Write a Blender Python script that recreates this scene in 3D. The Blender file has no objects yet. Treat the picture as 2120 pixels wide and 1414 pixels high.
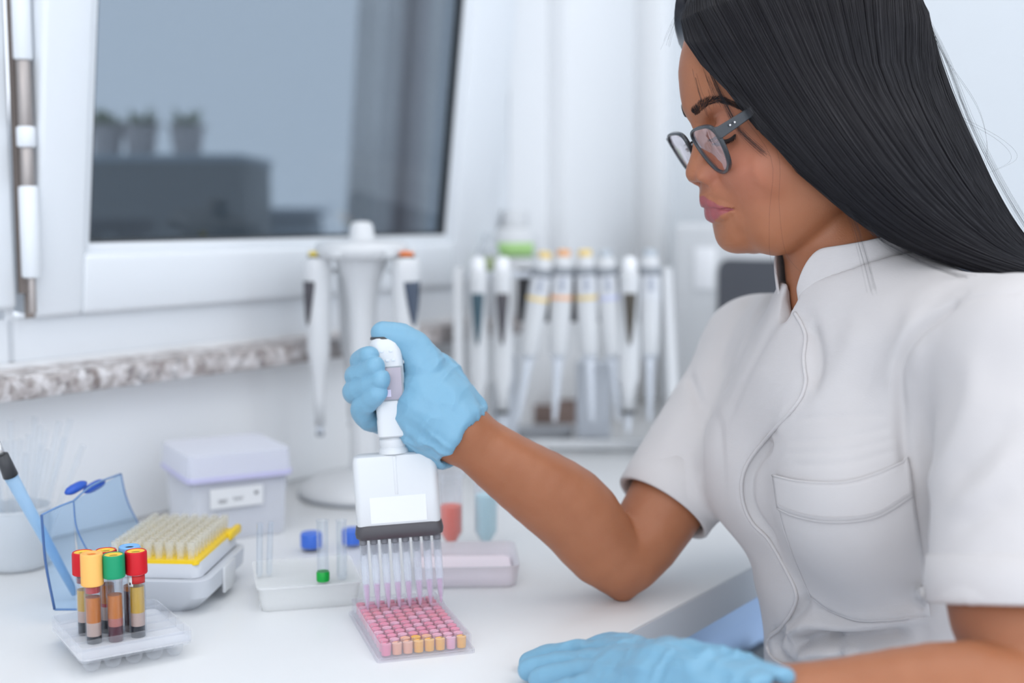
import bpy, bmesh, math, random
import numpy as np
from mathutils import Vector, Matrix
from mathutils.bvhtree import BVHTree

SC = bpy.context.scene
COL = SC.collection
rnd = random.Random(7)
nrng = np.random.default_rng(11)

# ------------------------------------------------------------------ camera
TZ = 0.75                       # bench top height
CZ = 1.075                      # camera height
FPX = 2600.0                    # focal length in pixels of the 2120 px wide frame
PITCH = math.atan(267.0 / FPX)
cam_d = bpy.data.cameras.new('camera')
cam = bpy.data.objects.new('camera', cam_d)
COL.objects.link(cam)
cam.location = (0, 0, CZ)
cam.rotation_euler = (math.pi / 2 - PITCH, 0, 0)
cam_d.sensor_width = 36.0
cam_d.lens = FPX * 36.0 / 2120.0
cam_d.clip_start = 0.02
cam_d.clip_end = 200
cam_d.dof.use_dof = True
cam_d.dof.focus_distance = 0.945
cam_d.dof.aperture_fstop = 2.6
cam_d.dof.aperture_blades = 0
SC.camera = cam

# ------------------------------------------------------------------ world, lights, exposure
world = bpy.data.worlds.new('world')
SC.world = world
world.use_nodes = True
_b = world.node_tree.nodes['Background']
_b.inputs[0].default_value = (0.50, 0.54, 0.60, 1)
_b.inputs[1].default_value = 2.6

def area(name, loc, size, power, color, target):
    d = bpy.data.lights.new(name, 'AREA')
    d.shape = 'RECTANGLE'
    d.size, d.size_y = size
    d.energy = power
    d.color = color
    o = bpy.data.objects.new(name, d)
    COL.objects.link(o)
    o.location = loc
    v = Vector(target) - Vector(loc)
    o.rotation_euler = v.to_track_quat('-Z', 'Y').to_euler()
    return o

area('unseen_fill_light', (-0.4, 0.5, 2.58), (1.4, 1.4), 7, (1.0, 0.96, 0.92), (-0.2, 0.6, 0))  # unseen overhead fill lamps, added to brighten bench and walls
area('unseen_fill_light', (1.3, 0.2, 2.58), (1.2, 1.2), 6, (1.0, 0.96, 0.92), (1.3, 0.2, 0))
area('unseen_fill_light', (-0.5, -1.3, 2.3), (1.6, 1.6), 8, (1.0, 0.96, 0.92), (0.1, 1.2, 0.9))  # added fill from behind the camera, aimed at the window wall

area('unseen_fill_light', (0.35, 1.15, 2.58), (0.9, 0.9), 4, (1.0, 0.96, 0.92), (0.35, 1.25, 0))  # added fill to lift the dim wall behind the pipette rack
SC.view_settings.view_transform = 'Standard'
SC.view_settings.look = 'None'
SC.view_settings.gamma = 1.0
SC.view_settings.use_curve_mapping = False
SC.view_settings.exposure = 0.25
SC.cycles.use_denoising = True
SC.cycles.max_bounces = 10
SC.cycles.transparent_max_bounces = 24
SC.cycles.caustics_reflective = False
SC.cycles.caustics_refractive = False

# ------------------------------------------------------------------ photo geometry helpers
CP, SP = math.cos(PITCH), math.sin(PITCH)

def ray(u, v):
    x = (u - 1060.0) / FPX
    y = -(v - 707.0) / FPX
    return np.array([x, CP + y * SP, -SP + y * CP])

ORIG = np.array([0.0, 0.0, CZ])

def P(u, v, d):
    """point seen at pixel (u,v) at axis depth d"""
    return ORIG + ray(u, v) * d

def T(u, v, z=TZ):
    """point seen at pixel (u,v) on the horizontal plane z"""
    r = ray(u, v)
    return ORIG + r * ((z - CZ) / r[2])

# ------------------------------------------------------------------ materials
MATS = {}

def mat(name, color, rough=0.5, metal=0.0, trans=0.0, ior=1.45, alpha=1.0, sss=0.0, coat=0.0,
        emit=None, noise=None, bump=None, sheen=0.0, spec=0.5):
    if name in MATS:
        return MATS[name]
    m = bpy.data.materials.new(name)
    m.use_nodes = True
    nt = m.node_tree
    b = nt.nodes['Principled BSDF']
    b.inputs['Base Color'].default_value = (*color, 1)
    b.inputs['Roughness'].default_value = rough
    b.inputs['Metallic'].default_value = metal
    b.inputs['Transmission Weight'].default_value = trans
    b.inputs['IOR'].default_value = ior
    b.inputs['Alpha'].default_value = alpha
    b.inputs['Coat Weight'].default_value = coat
    b.inputs['Sheen Weight'].default_value = sheen
    b.inputs['Specular IOR Level'].default_value = spec
    if sss:
        b.inputs['Subsurface Weight'].default_value = sss
        b.inputs['Subsurface Radius'].default_value = (1.0, 0.35, 0.2)
        b.inputs['Subsurface Scale'].default_value = 0.006
    if emit:
        b.inputs['Emission Color'].default_value = (*emit[0], 1)
        b.inputs['Emission Strength'].default_value = emit[1]
    if noise:      # (scale, amount) slight value variation
        tc = nt.nodes.new('ShaderNodeTexCoord')
        n = nt.nodes.new('ShaderNodeTexNoise')
        n.inputs['Scale'].default_value = noise[0]
        n.inputs['Detail'].default_value = 3
        mp = nt.nodes.new('ShaderNodeMapRange')
        mp.inputs['To Min'].default_value = 1 - noise[1]
        mp.inputs['To Max'].default_value = 1 + noise[1]
        mx = nt.nodes.new('ShaderNodeVectorMath')
        mx.operation = 'SCALE'
        mx.inputs[0].default_value = color
        nt.links.new(tc.outputs['Object'], n.inputs['Vector'])
        nt.links.new(n.outputs['Fac'], mp.inputs['Value'])
        nt.links.new(mp.outputs['Result'], mx.inputs['Scale'])
        nt.links.new(mx.outputs['Vector'], b.inputs['Base Color'])
    if bump:       # (scale, strength, distance)
        tc = nt.nodes.new('ShaderNodeTexCoord')
        n = nt.nodes.new('ShaderNodeTexNoise')
        n.inputs['Scale'].default_value = bump[0]
        n.inputs['Detail'].default_value = 4
        bp = nt.nodes.new('ShaderNodeBump')
        bp.inputs['Strength'].default_value = bump[1]
        bp.inputs['Distance'].default_value = bump[2]
        nt.links.new(tc.outputs['Object'], n.inputs['Vector'])
        nt.links.new(n.outputs['Fac'], bp.inputs['Height'])
        nt.links.new(bp.outputs['Normal'], b.inputs['Normal'])
    MATS[name] = m
    return m

def clear_mat(name, color, opacity=0.15, rough=0.1, spec=0.5, body=None, edge=0.55, glossy=False):
    """thin clear or milky plastic/glass: transparent mixed with a glossy, faintly tinted body"""
    if name in MATS:
        return MATS[name]
    m = bpy.data.materials.new(name)
    m.use_nodes = True
    nt = m.node_tree
    nt.nodes.clear()
    out = nt.nodes.new('ShaderNodeOutputMaterial')
    tr = nt.nodes.new('ShaderNodeBsdfTransparent')
    tr.inputs['Color'].default_value = (*color, 1)
    if glossy:
        pr = nt.nodes.new('ShaderNodeBsdfGlossy')
        pr.inputs['Color'].default_value = (*(body or color), 1)
        pr.inputs['Roughness'].default_value = rough
    else:
        pr = nt.nodes.new('ShaderNodeBsdfPrincipled')
        pr.inputs['Base Color'].default_value = (*(body or color), 1)
        pr.inputs['Roughness'].default_value = rough
        pr.inputs['Specular IOR Level'].default_value = spec
    lw = nt.nodes.new('ShaderNodeLayerWeight')
    lw.inputs['Blend'].default_value = 0.25
    mp = nt.nodes.new('ShaderNodeMapRange')
    mp.inputs['To Min'].default_value = opacity
    mp.inputs['To Max'].default_value = min(1.0, opacity + edge)
    mix = nt.nodes.new('ShaderNodeMixShader')
    nt.links.new(lw.outputs['Facing'], mp.inputs['Value'])
    nt.links.new(mp.outputs['Result'], mix.inputs['Fac'])
    nt.links.new(tr.outputs[0], mix.inputs[1])
    nt.links.new(pr.outputs[0], mix.inputs[2])
    nt.links.new(mix.outputs[0], out.inputs['Surface'])
    MATS[name] = m
    return m

# ------------------------------------------------------------------ object helpers
def link(name, me, m=None, parent=None, smooth=False):
    o = bpy.data.objects.new(name, me)
    COL.objects.link(o)
    if m is not None:
        for mm in (m if isinstance(m, (list, tuple)) else [m]):
            me.materials.append(mm)
    if parent is not None:
        o.parent = parent
    if smooth is True:
        me.polygons.foreach_set('use_smooth', np.ones(len(me.polygons), bool))
    elif smooth:
        me.polygons.foreach_set('use_smooth', np.ones(len(me.polygons), bool))
        me.set_sharp_from_angle(angle=math.radians(smooth))
    return o

def obj(name, bm, m=None, parent=None, smooth=35):
    me = bpy.data.meshes.new(name)
    bm.to_mesh(me)
    bm.free()
    return link(name, me, m, parent, smooth)

def pyobj(name, verts, faces, m=None, parent=None, smooth=True):
    me = bpy.data.meshes.new(name)
    me.from_pydata([tuple(map(float, v)) for v in verts], [], faces)
    me.update()
    return link(name, me, m, parent, smooth)

def tag(o, label=None, cat=None, group=None, kind=None):
    if label: o['label'] = label
    if cat: o['category'] = cat
    if group: o['group'] = group
    if kind: o['kind'] = kind
    return o

def empty(name, loc=(0, 0, 0), rz=0.0, label=None, cat=None, group=None, rot=None):
    o = bpy.data.objects.new(name, None)
    o.empty_display_size = 0.02
    COL.objects.link(o)
    o.location = tuple(float(c) for c in loc)
    o.rotation_euler = rot if rot is not None else (0, 0, rz)
    return tag(o, label, cat, group)

def struct(o):
    o['kind'] = 'structure'
    return o

def copy_tree(o, parent=None):
    c = o.copy()
    COL.objects.link(c)
    if parent is not None:
        c.parent = parent
    for ch in list(o.children):
        copy_tree(ch, c)
    return c

# ------------------------------------------------------------------ mesh builders (add to a bmesh)
def bx(bm, x0, x1, y0, y1, z0, z1, bev=0.0, seg=2, M=None):
    r = bmesh.ops.create_cube(bm, size=1)
    vs = r['verts']
    for v in vs:
        v.co = Vector(((x0 + x1) / 2 + v.co.x * (x1 - x0), (y0 + y1) / 2 + v.co.y * (y1 - y0),
                       (z0 + z1) / 2 + v.co.z * (z1 - z0)))
    if bev > 0:
        es = list({e for v in vs for e in v.link_edges})
        rr = bmesh.ops.bevel(bm, geom=es, offset=bev, segments=seg, profile=0.5, affect='EDGES')
        vs = list({v for f in rr['faces'] for v in f.verts} | {v for v in vs if v.is_valid})
    if M is not None:
        bmesh.ops.transform(bm, matrix=M, verts=[v for v in vs if v.is_valid])
    return vs

def new_box(*a, **k):
    bm = bmesh.new()
    bx(bm, *a, **k)
    return bm

def lathe(bm, prof, n=24, M=None, cap0=False, cap1=False, ribs=None):
    """prof: list of (r,z). ribs=(count,depth,i0,i1)"""
    rings = []
    for i, (r, z) in enumerate(prof):
        ring = []
        for k in range(n):
            a = 2 * math.pi * k / n
            rr = r
            if ribs and ribs[2] <= i <= ribs[3]:
                rr = r * (1 - ribs[1] * (0.5 + 0.5 * math.cos(a * ribs[0])))
            co = Vector((rr * math.cos(a), rr * math.sin(a), z))
            ring.append(bm.verts.new(M @ co if M is not None else co))
        rings.append(ring)
    for i in range(len(rings) - 1):
        for k in range(n):
            bm.faces.new((rings[i][k], rings[i][(k + 1) % n], rings[i + 1][(k + 1) % n], rings[i + 1][k]))
    if cap0: bm.faces.new(list(reversed(rings[0])))
    if cap1: bm.faces.new(rings[-1])
    return rings

def new_lathe(*a, **k):
    bm = bmesh.new()
    lathe(bm, *a, **k)
    return bm

def frame_along(pts):
    pts = [Vector(p) for p in pts]
    out = []
    up = None
    for i, p in enumerate(pts):
        t = (pts[min(i + 1, len(pts) - 1)] - pts[max(i - 1, 0)]).normalized()
        if up is None:
            ref = Vector((0, 0, 1)) if abs(t.z) < 0.9 else Vector((1, 0, 0))
            s = t.cross(ref).normalized()
        else:
            s = (up - t * up.dot(t))
            s = s.normalized()
        up = s
        out.append((p, t, s, t.cross(s)))
    return out

def tube(bm, pts, r, n=10, caps=True, sx=1.0, sy=1.0):
    fr = frame_along(pts)
    rings = []
    for i, (p, t, s, b) in enumerate(fr):
        rr = r[i] if isinstance(r, (list, tuple, np.ndarray)) else r
        rings.append([bm.verts.new(p + s * (rr * sx * math.cos(2 * math.pi * k / n)) + b * (rr * sy * math.sin(2 * math.pi * k / n)))
                      for k in range(n)])
    for i in range(len(rings) - 1):
        for k in range(n):
            bm.faces.new((rings[i][k], rings[i + 1][k], rings[i + 1][(k + 1) % n], rings[i][(k + 1) % n]))
    if caps:
        bm.faces.new(rings[0])
        bm.faces.new(list(reversed(rings[-1])))

def prism(bm, poly, h0, h1, M=None, bev=0.0):
    """poly in xy extruded along z"""
    b = [bm.verts.new((x, y, h0)) for x, y in poly]
    t = [bm.verts.new((x, y, h1)) for x, y in poly]
    n = len(poly)
    fs = [bm.faces.new(list(reversed(b))), bm.faces.new(t)]
    for i in range(n):
        fs.append(bm.faces.new((b[i], b[(i + 1) % n], t[(i + 1) % n], t[i])))
    if bev:
        es = list({e for f in fs[:2] for e in f.edges})
        bmesh.ops.bevel(bm, geom=es, offset=bev, segments=2, profile=0.5, affect='EDGES')
    bmesh.ops.recalc_face_normals(bm, faces=bm.faces)
    if M is not None:
        bmesh.ops.transform(bm, matrix=M, verts=bm.verts)

def rrect(w, d, r, n=5, cx=0, cy=0):
    pts = []
    for qx, qy, a0 in ((1, 1, 0), (-1, 1, 90), (-1, -1, 180), (1, -1, 270)):
        for i in range(n + 1):
            a = math.radians(a0 + 90 * i / n)
            pts.append((cx + qx * (w / 2 - r) + r * math.cos(a), cy + qy * (d / 2 - r) + r * math.sin(a)))
    return pts

def loft(bm, loops, cap0=True, cap1=True, closed=True):
    rings = [[bm.verts.new(tuple(map(float, p))) for p in L] for L in loops]
    n = len(rings[0])
    for i in range(len(rings) - 1):
        for k in range(n if closed else n - 1):
            bm.faces.new((rings[i][k], rings[i][(k + 1) % n], rings[i + 1][(k + 1) % n], rings[i + 1][k]))
    if cap0: bm.faces.new(list(reversed(rings[0])))
    if cap1: bm.faces.new(rings[-1])
    return rings

def RM(*seq):
    M = Matrix.Identity(4)
    for s in seq:
        M = M @ s
    return M

def Rx(a): return Matrix.Rotation(a, 4, 'X')
def Ry(a): return Matrix.Rotation(a, 4, 'Y')
def Rz(a): return Matrix.Rotation(a, 4, 'Z')
def Tr(x, y, z): return Matrix.Translation((x, y, z))

# ------------------------------------------------------------------ signed-distance modelling
class Field:
    def __init__(s, xs, ys, zs):
        s.x, s.y, s.z = [np.asarray(a, np.float32) for a in (xs, ys, zs)]
        s.F = np.full((len(xs), len(ys), len(zs)), 0.03, np.float32)

    def _sl(s, lo, hi):
        r = []
        for a, l, h in zip((s.x, s.y, s.z), lo, hi):
            i0 = int(np.searchsorted(a, l)); i1 = int(np.searchsorted(a, h))
            if i1 <= i0: return None
            r.append(slice(i0, i1))
        return tuple(r)

    def _grid(s, sl):
        return (s.x[sl[0]][:, None, None], s.y[sl[1]][None, :, None], s.z[sl[2]][None, None, :])

    def op(s, fn, lo, hi, k=0.0, mode='add'):
        m = 0.012 + k
        sl = s._sl(np.array(lo) - m, np.array(hi) + m)
        if sl is None: return
        d = fn(*s._grid(sl)).astype(np.float32)
        A = s.F[sl]
        if mode == 'add':
            if k > 0:
                h = np.maximum(k - np.abs(A - d), 0) / k
                s.F[sl] = np.minimum(A, d) - h * h * k * 0.25
            else:
                s.F[sl] = np.minimum(A, d)
        elif mode == 'sub':
            d = -d
            if k > 0:
                h = np.maximum(k - np.abs(A - d), 0) / k
                s.F[sl] = np.maximum(A, d) + h * h * k * 0.25
            else:
                s.F[sl] = np.maximum(A, d)
        elif mode == 'int':
            s.F[sl] = np.maximum(A, d)

    def capsule(s, a, b, ra, rb=None, k=0.0, mode='add'):
        rb = ra if rb is None else rb
        a = np.asarray(a, float); b = np.asarray(b, float)
        ba = b - a; L2 = max(float(ba @ ba), 1e-12)
        def fn(X, Y, Z):
            t = np.clip(((X - a[0]) * ba[0] + (Y - a[1]) * ba[1] + (Z - a[2]) * ba[2]) / L2, 0, 1)
            return np.sqrt((X - a[0] - t * ba[0]) ** 2 + (Y - a[1] - t * ba[1]) ** 2 + (Z - a[2] - t * ba[2]) ** 2) - (ra + (rb - ra) * t)
        r = max(ra, rb)
        s.op(fn, np.minimum(a, b) - r, np.maximum(a, b) + r, k, mode)

    def chain(s, pts, rad, k=0.0, mode='add'):
        for i in range(len(pts) - 1):
            s.capsule(pts[i], pts[i + 1], rad[i], rad[i + 1], k, mode)

    def limb(s, pts, rad, k=0.0, n=24):
        A = spline(np.column_stack([np.array(pts), np.array(rad)]), n)
        lo = A[:, :3].min(0) - 0.08; hi = A[:, :3].max(0) + 0.08
        sl = s._sl(lo, hi)
        G = Field.__new__(Field)
        G.x, G.y, G.z = s.x[sl[0]], s.y[sl[1]], s.z[sl[2]]
        G.F = np.full((len(G.x), len(G.y), len(G.z)), 0.03, np.float32)
        for i in range(n - 1):
            G.capsule(A[i, :3], A[i + 1, :3], A[i, 3], A[i + 1, 3], 0)
        h = np.maximum(k - np.abs(s.F[sl] - G.F), 0) / max(k, 1e-9)
        s.F[sl] = np.minimum(s.F[sl], G.F) - h * h * k * 0.25

    def ellipsoid(s, c, r, R=None, k=0.0, mode='add'):
        c = np.asarray(c, float); r = np.asarray(r, float)
        R = np.eye(3) if R is None else np.asarray(R, float)     # columns = local axes
        def fn(X, Y, Z):
            dx, dy, dz = X - c[0], Y - c[1], Z - c[2]
            q = [(dx * R[0, i] + dy * R[1, i] + dz * R[2, i]) for i in range(3)]
            k0 = np.sqrt(sum((q[i] / r[i]) ** 2 for i in range(3)))
            k1 = np.sqrt(sum((q[i] / r[i] ** 2) ** 2 for i in range(3))) + 1e-9
            return k0 * (k0 - 1) / k1
        e = np.sqrt((R ** 2 * (r ** 2)[None, :]).sum(1))
        s.op(fn, c - e, c + e, k, mode)

    def mesh(s):
        F = s.F
        ins = F < 0
        c = [(0,0,0),(1,0,0),(0,1,0),(1,1,0),(0,0,1),(1,0,1),(0,1,1),(1,1,1)]
        n = F.shape
        cnt = np.zeros((n[0]-1, n[1]-1, n[2]-1), np.uint8)
        for i, j, k in c:
            cnt += ins[i:n[0]-1+i, j:n[1]-1+j, k:n[2]-1+k]
        act = (cnt > 0) & (cnt < 8)
        I, J, K = np.nonzero(act)
        idx = np.full(act.shape, -1, np.int32)
        idx[I, J, K] = np.arange(len(I), dtype=np.int32)
        vals = np.stack([F[I+a, J+b, K+d] for a, b, d in c], 1)
        acc = np.zeros((len(I), 3)); w = np.zeros(len(I))
        edges = [(0,1),(2,3),(4,5),(6,7),(0,2),(1,3),(4,6),(5,7),(0,4),(1,5),(2,6),(3,7)]
        ca = np.array(c, float)
        for a, b in edges:
            va, vb = vals[:, a], vals[:, b]
            m = (va < 0) != (vb < 0)
            t = va[m] / (va[m] - vb[m])
            acc[m] += ca[a] + (ca[b] - ca[a]) * t[:, None]
            w[m] += 1
        acc /= w[:, None]
        V = np.empty_like(acc)
        for ax, (arr, Q) in enumerate(zip((s.x, s.y, s.z), (I, J, K))):
            arr = arr.astype(float)
            V[:, ax] = arr[Q] + acc[:, ax] * (arr[Q + 1] - arr[Q])
        quads = []
        # x edges
        m = ins[:-1, 1:-1, 1:-1] != ins[1:, 1:-1, 1:-1]
        i, j, k = np.nonzero(m); s0 = ins[i, j+1, k+1]
        q = np.stack([idx[i, j, k], idx[i, j+1, k], idx[i, j+1, k+1], idx[i, j, k+1]], 1)
        quads.append(np.where(s0[:, None], q, q[:, ::-1]))
        m = ins[1:-1, :-1, 1:-1] != ins[1:-1, 1:, 1:-1]
        i, j, k = np.nonzero(m); s0 = ins[i+1, j, k+1]
        q = np.stack([idx[i, j, k], idx[i, j, k+1], idx[i+1, j, k+1], idx[i+1, j, k]], 1)
        quads.append(np.where(s0[:, None], q, q[:, ::-1]))
        m = ins[1:-1, 1:-1, :-1] != ins[1:-1, 1:-1, 1:]
        i, j, k = np.nonzero(m); s0 = ins[i+1, j+1, k]
        q = np.stack([idx[i, j, k], idx[i+1, j, k], idx[i+1, j+1, k], idx[i, j+1, k]], 1)
        quads.append(np.where(s0[:, None], q, q[:, ::-1]))
        return V, np.concatenate(quads)

def np_mesh(name, V, Q):
    me = bpy.data.meshes.new(name)
    me.vertices.add(len(V))
    me.vertices.foreach_set('co', np.asarray(V, np.float32).ravel())
    me.loops.add(Q.size)
    me.loops.foreach_set('vertex_index', np.asarray(Q, np.int32).ravel())
    me.polygons.add(len(Q))
    me.polygons.foreach_set('loop_start', np.arange(0, Q.size, Q.shape[1], dtype=np.int32))
    me.update(calc_edges=True)
    me.validate()
    return me

def smooth_verts(V, Q, it=2, lam=0.5, mask=None):
    V = V.copy()
    e = np.concatenate([np.stack([Q[:, i], Q[:, (i + 1) % Q.shape[1]]], 1) for i in range(Q.shape[1])])
    e = np.concatenate([e, e[:, ::-1]])
    n = len(V)
    deg = np.bincount(e[:, 0], minlength=n).astype(float)
    for i in range(it):
        S = np.stack([np.bincount(e[:, 0], weights=V[e[:, 1], a], minlength=n) for a in range(3)], 1) / np.maximum(deg, 1)[:, None]
        l = lam if mask is None else lam * mask[:, None]
        V += (S - V) * l
    return V

def vert_normals(V, Q):
    a, b, c = V[Q[:, 0]], V[Q[:, 1]], V[Q[:, 2]]
    fn = np.cross(b - a, c - a)
    if Q.shape[1] == 4:
        fn = fn + np.cross(c - a, V[Q[:, 3]] - a)
    N = np.zeros_like(V)
    for i in range(Q.shape[1]):
        for ax in range(3):
            N[:, ax] += np.bincount(Q[:, i], weights=fn[:, ax], minlength=len(V))
    return N / (np.linalg.norm(N, axis=1)[:, None] + 1e-12)

def axis_steps(lo, hi, fine_lo, fine_hi, fine, coarse):
    out = list(np.arange(lo, fine_lo, coarse))
    out += list(np.arange(fine_lo, fine_hi, fine))
    out += list(np.arange(fine_hi, hi, coarse))
    return np.array(out)

def spline(pts, n):
    """Catmull-Rom through pts (any dimension) sampled at n points"""
    p = np.asarray(pts, float)
    p = np.vstack([2 * p[0] - p[1], p, 2 * p[-1] - p[-2]])
    m = len(p) - 3
    s = np.linspace(0, m, n)
    i = np.minimum(s.astype(int), m - 1)
    t = (s - i)[:, None]
    a, b, c, d = p[i], p[i + 1], p[i + 2], p[i + 3]
    return 0.5 * ((2 * b) + (-a + c) * t + (2 * a - 5 * b + 4 * c - d) * t ** 2 + (-a + 3 * b - 3 * c + d) * t ** 3)
# ================================================================== room (bench frame: x along the window wall, y towards it)
BA = math.atan2(0.812, 0.584)
BD = np.array([0.584, 0.812, 0]); BN = np.array([-0.812, 0.584, 0]); BE = np.array([0.033, 0.867, 0])
MB_ = Matrix(((BD[0], BN[0], 0, BE[0]), (BD[1], BN[1], 0, BE[1]), (0, 0, 1, 0), (0, 0, 0, 1)))
def bw_(s, t, z=0.0):
    return BE + BD * s + BN * t + np.array([0, 0, z])
def on_wall(u, v, t):
    """(s, z) of the pixel on the vertical plane t of the bench frame"""
    r = ray(u, v); k = (t - (ORIG - BE) @ BN) / (r @ BN); p = ORIG + r * k
    return (p - BE) @ BD, p[2]

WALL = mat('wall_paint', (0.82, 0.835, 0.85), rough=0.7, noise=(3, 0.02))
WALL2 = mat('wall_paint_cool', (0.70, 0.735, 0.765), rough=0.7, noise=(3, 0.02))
PVC = mat('window_pvc', (0.78, 0.81, 0.84), rough=0.3, coat=0.2)
CEIL = mat('ceiling_paint', (0.85, 0.85, 0.85), rough=0.8)
TOP = mat('bench_laminate', (0.785, 0.795, 0.80), rough=0.28, noise=(6, 0.015), spec=0.4)
EDGE = mat('bench_edge_grey', (0.50, 0.52, 0.55), rough=0.45)
PALEB = mat('cabinet_pale_blue', (0.36, 0.50, 0.72), rough=0.5)
FLOOR = mat('floor_vinyl', (0.55, 0.57, 0.60), rough=0.5, noise=(8, 0.05))
STEEL = mat('hinge_metal', (0.42, 0.38, 0.36), rough=0.35, metal=0.7)

def box_obj(name, x0, x1, y0, y1, z0, z1, m, parent=None, bev=0.0, frame=None, seg=2):
    bm = bmesh.new()
    bx(bm, x0, x1, y0, y1, z0, z1, bev, seg)
    if frame is not None: bmesh.ops.transform(bm, matrix=frame, verts=bm.verts)
    return obj(name, bm, m, parent, 35)

struct(box_obj('floor', -3.2, 3.0, -2.6, 3.3, -0.04, 0.0, FLOOR))
struct(box_obj('ceiling', -2.6, 1.33, -1.7, 0.695, 2.6, 2.66, CEIL, None, 0, MB_))
# window wall, with the opening for the windows
WT = 0.62
bm = bmesh.new()
OS0, OS1, OZ0, OZ1 = -0.95, 0.80, 0.930, 1.98
for a in ((-2.6, OS0, 0, 2.6), (OS1, 1.21, 0, 2.6), (OS0, OS1, 0, OZ0), (OS0, OS1, OZ1, 2.6)):
    bx(bm, a[0], a[1], WT, WT + 0.075, a[2], a[3])
bmesh.ops.transform(bm, matrix=MB_, verts=bm.verts)
struct(obj('wall_window', bm, WALL, None, False))
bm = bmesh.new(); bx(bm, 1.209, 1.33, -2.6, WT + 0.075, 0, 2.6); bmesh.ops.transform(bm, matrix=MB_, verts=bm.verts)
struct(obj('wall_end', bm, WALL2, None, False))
# shallow pilaster between window and corner, added for its side shading
struct(box_obj('trim_1', 0.90, 1.10, WT - 0.035, WT + 0.01, 0.925, 2.6, WALL, None, 0.006, MB_))
struct(box_obj('trim_2', 1.165, 1.212, WT - 0.05, WT + 0.01, 0.75, 2.6, WALL, None, 0.006, MB_))

struct(box_obj('trim_5', -1.6, 1.165, WT - 0.008, WT + 0.002, 0.7505, 0.9015, mat('lifted_wall_white', (0.93, 0.94, 0.95), rough=0.35), None, 0.001, MB_))  # panel added paler than the wall to brighten it below the sill
# granite sill
def granite():
    m = mat('granite', (0.6, 0.57, 0.56), rough=0.4)
    nt = m.node_tree; b = nt.nodes['Principled BSDF']
    tc = nt.nodes.new('ShaderNodeTexCoord')
    v = nt.nodes.new('ShaderNodeTexVoronoi'); v.inputs['Scale'].default_value = 130
    n = nt.nodes.new('ShaderNodeTexNoise'); n.inputs['Scale'].default_value = 60; n.inputs['Detail'].default_value = 5
    r = nt.nodes.new('ShaderNodeValToRGB'); r.color_ramp.interpolation = 'LINEAR'
    e = r.color_ramp.elements
    e[0].position = 0.0; e[0].color = (0.10, 0.085, 0.09, 1)
    e[1].position = 1.0; e[1].color = (0.80, 0.78, 0.78, 1)
    for p, c in ((0.3, (0.26, 0.21, 0.19, 1)), (0.5, (0.38, 0.33, 0.31, 1)), (0.68, (0.52, 0.47, 0.46, 1))):
        x = e.new(p); x.color = c
    mx = nt.nodes.new('ShaderNodeMix'); mx.data_type = 'RGBA'; mx.inputs['Factor'].default_value = 0.5
    sp = nt.nodes.new('ShaderNodeSeparateColor')
    nt.links.new(tc.outputs['Object'], v.inputs['Vector']); nt.links.new(tc.outputs['Object'], n.inputs['Vector'])
    nt.links.new(v.outputs['Color'], sp.inputs[0]); nt.links.new(sp.outputs[0], r.inputs['Fac'])
    r2 = nt.nodes.new('ShaderNodeValToRGB'); r2.color_ramp.elements[0].position = 0.35; r2.color_ramp.elements[1].position = 0.65
    r2.color_ramp.elements[0].color = (0.25, 0.21, 0.2, 1); r2.color_ramp.elements[1].color = (0.8, 0.78, 0.78, 1)
    nt.links.new(n.outputs['Fac'], r2.inputs['Fac'])
    nt.links.new(r.outputs['Color'], mx.inputs['A']); nt.links.new(r2.outputs['Color'], mx.inputs['B'])
    nt.links.new(mx.outputs['Result'], b.inputs['Base Color'])
    return m
struct(box_obj('sill', -1.6, 0.80, 0.56, WT + 0.10, 0.902, 0.9245, granite(), None, 0.002, MB_))
bpy.data.objects['sill'].name = 'trim_3'

# fixed window frame
bm = bmesh.new()
FT0, FT1 = 0.622, 0.70
for a in ((OS0, OS1, OZ0, 0.9725), (OS0, OS1, 1.93, OZ1), (OS0, OS0 + 0.05, OZ0, OZ1), (0.752, OS1, OZ0, OZ1), (-0.028, -0.019, OZ0, OZ1)):
    bx(bm, a[0], a[1], FT0, FT1, a[2], a[3], 0.001, 1)
bmesh.ops.transform(bm, matrix=MB_, verts=bm.verts)
wf = struct(obj('window_frame', bm, PVC, None, 35)); wf.name = 'window_1'
GLASS = clear_mat('window_glass', (0.46, 0.50, 0.535), opacity=0.04, rough=0.02, body=(0.7, 0.75, 0.8), edge=0.3, glossy=True)
RUB = mat('rubber_seal', (0.05, 0.055, 0.06), rough=0.6)

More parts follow.
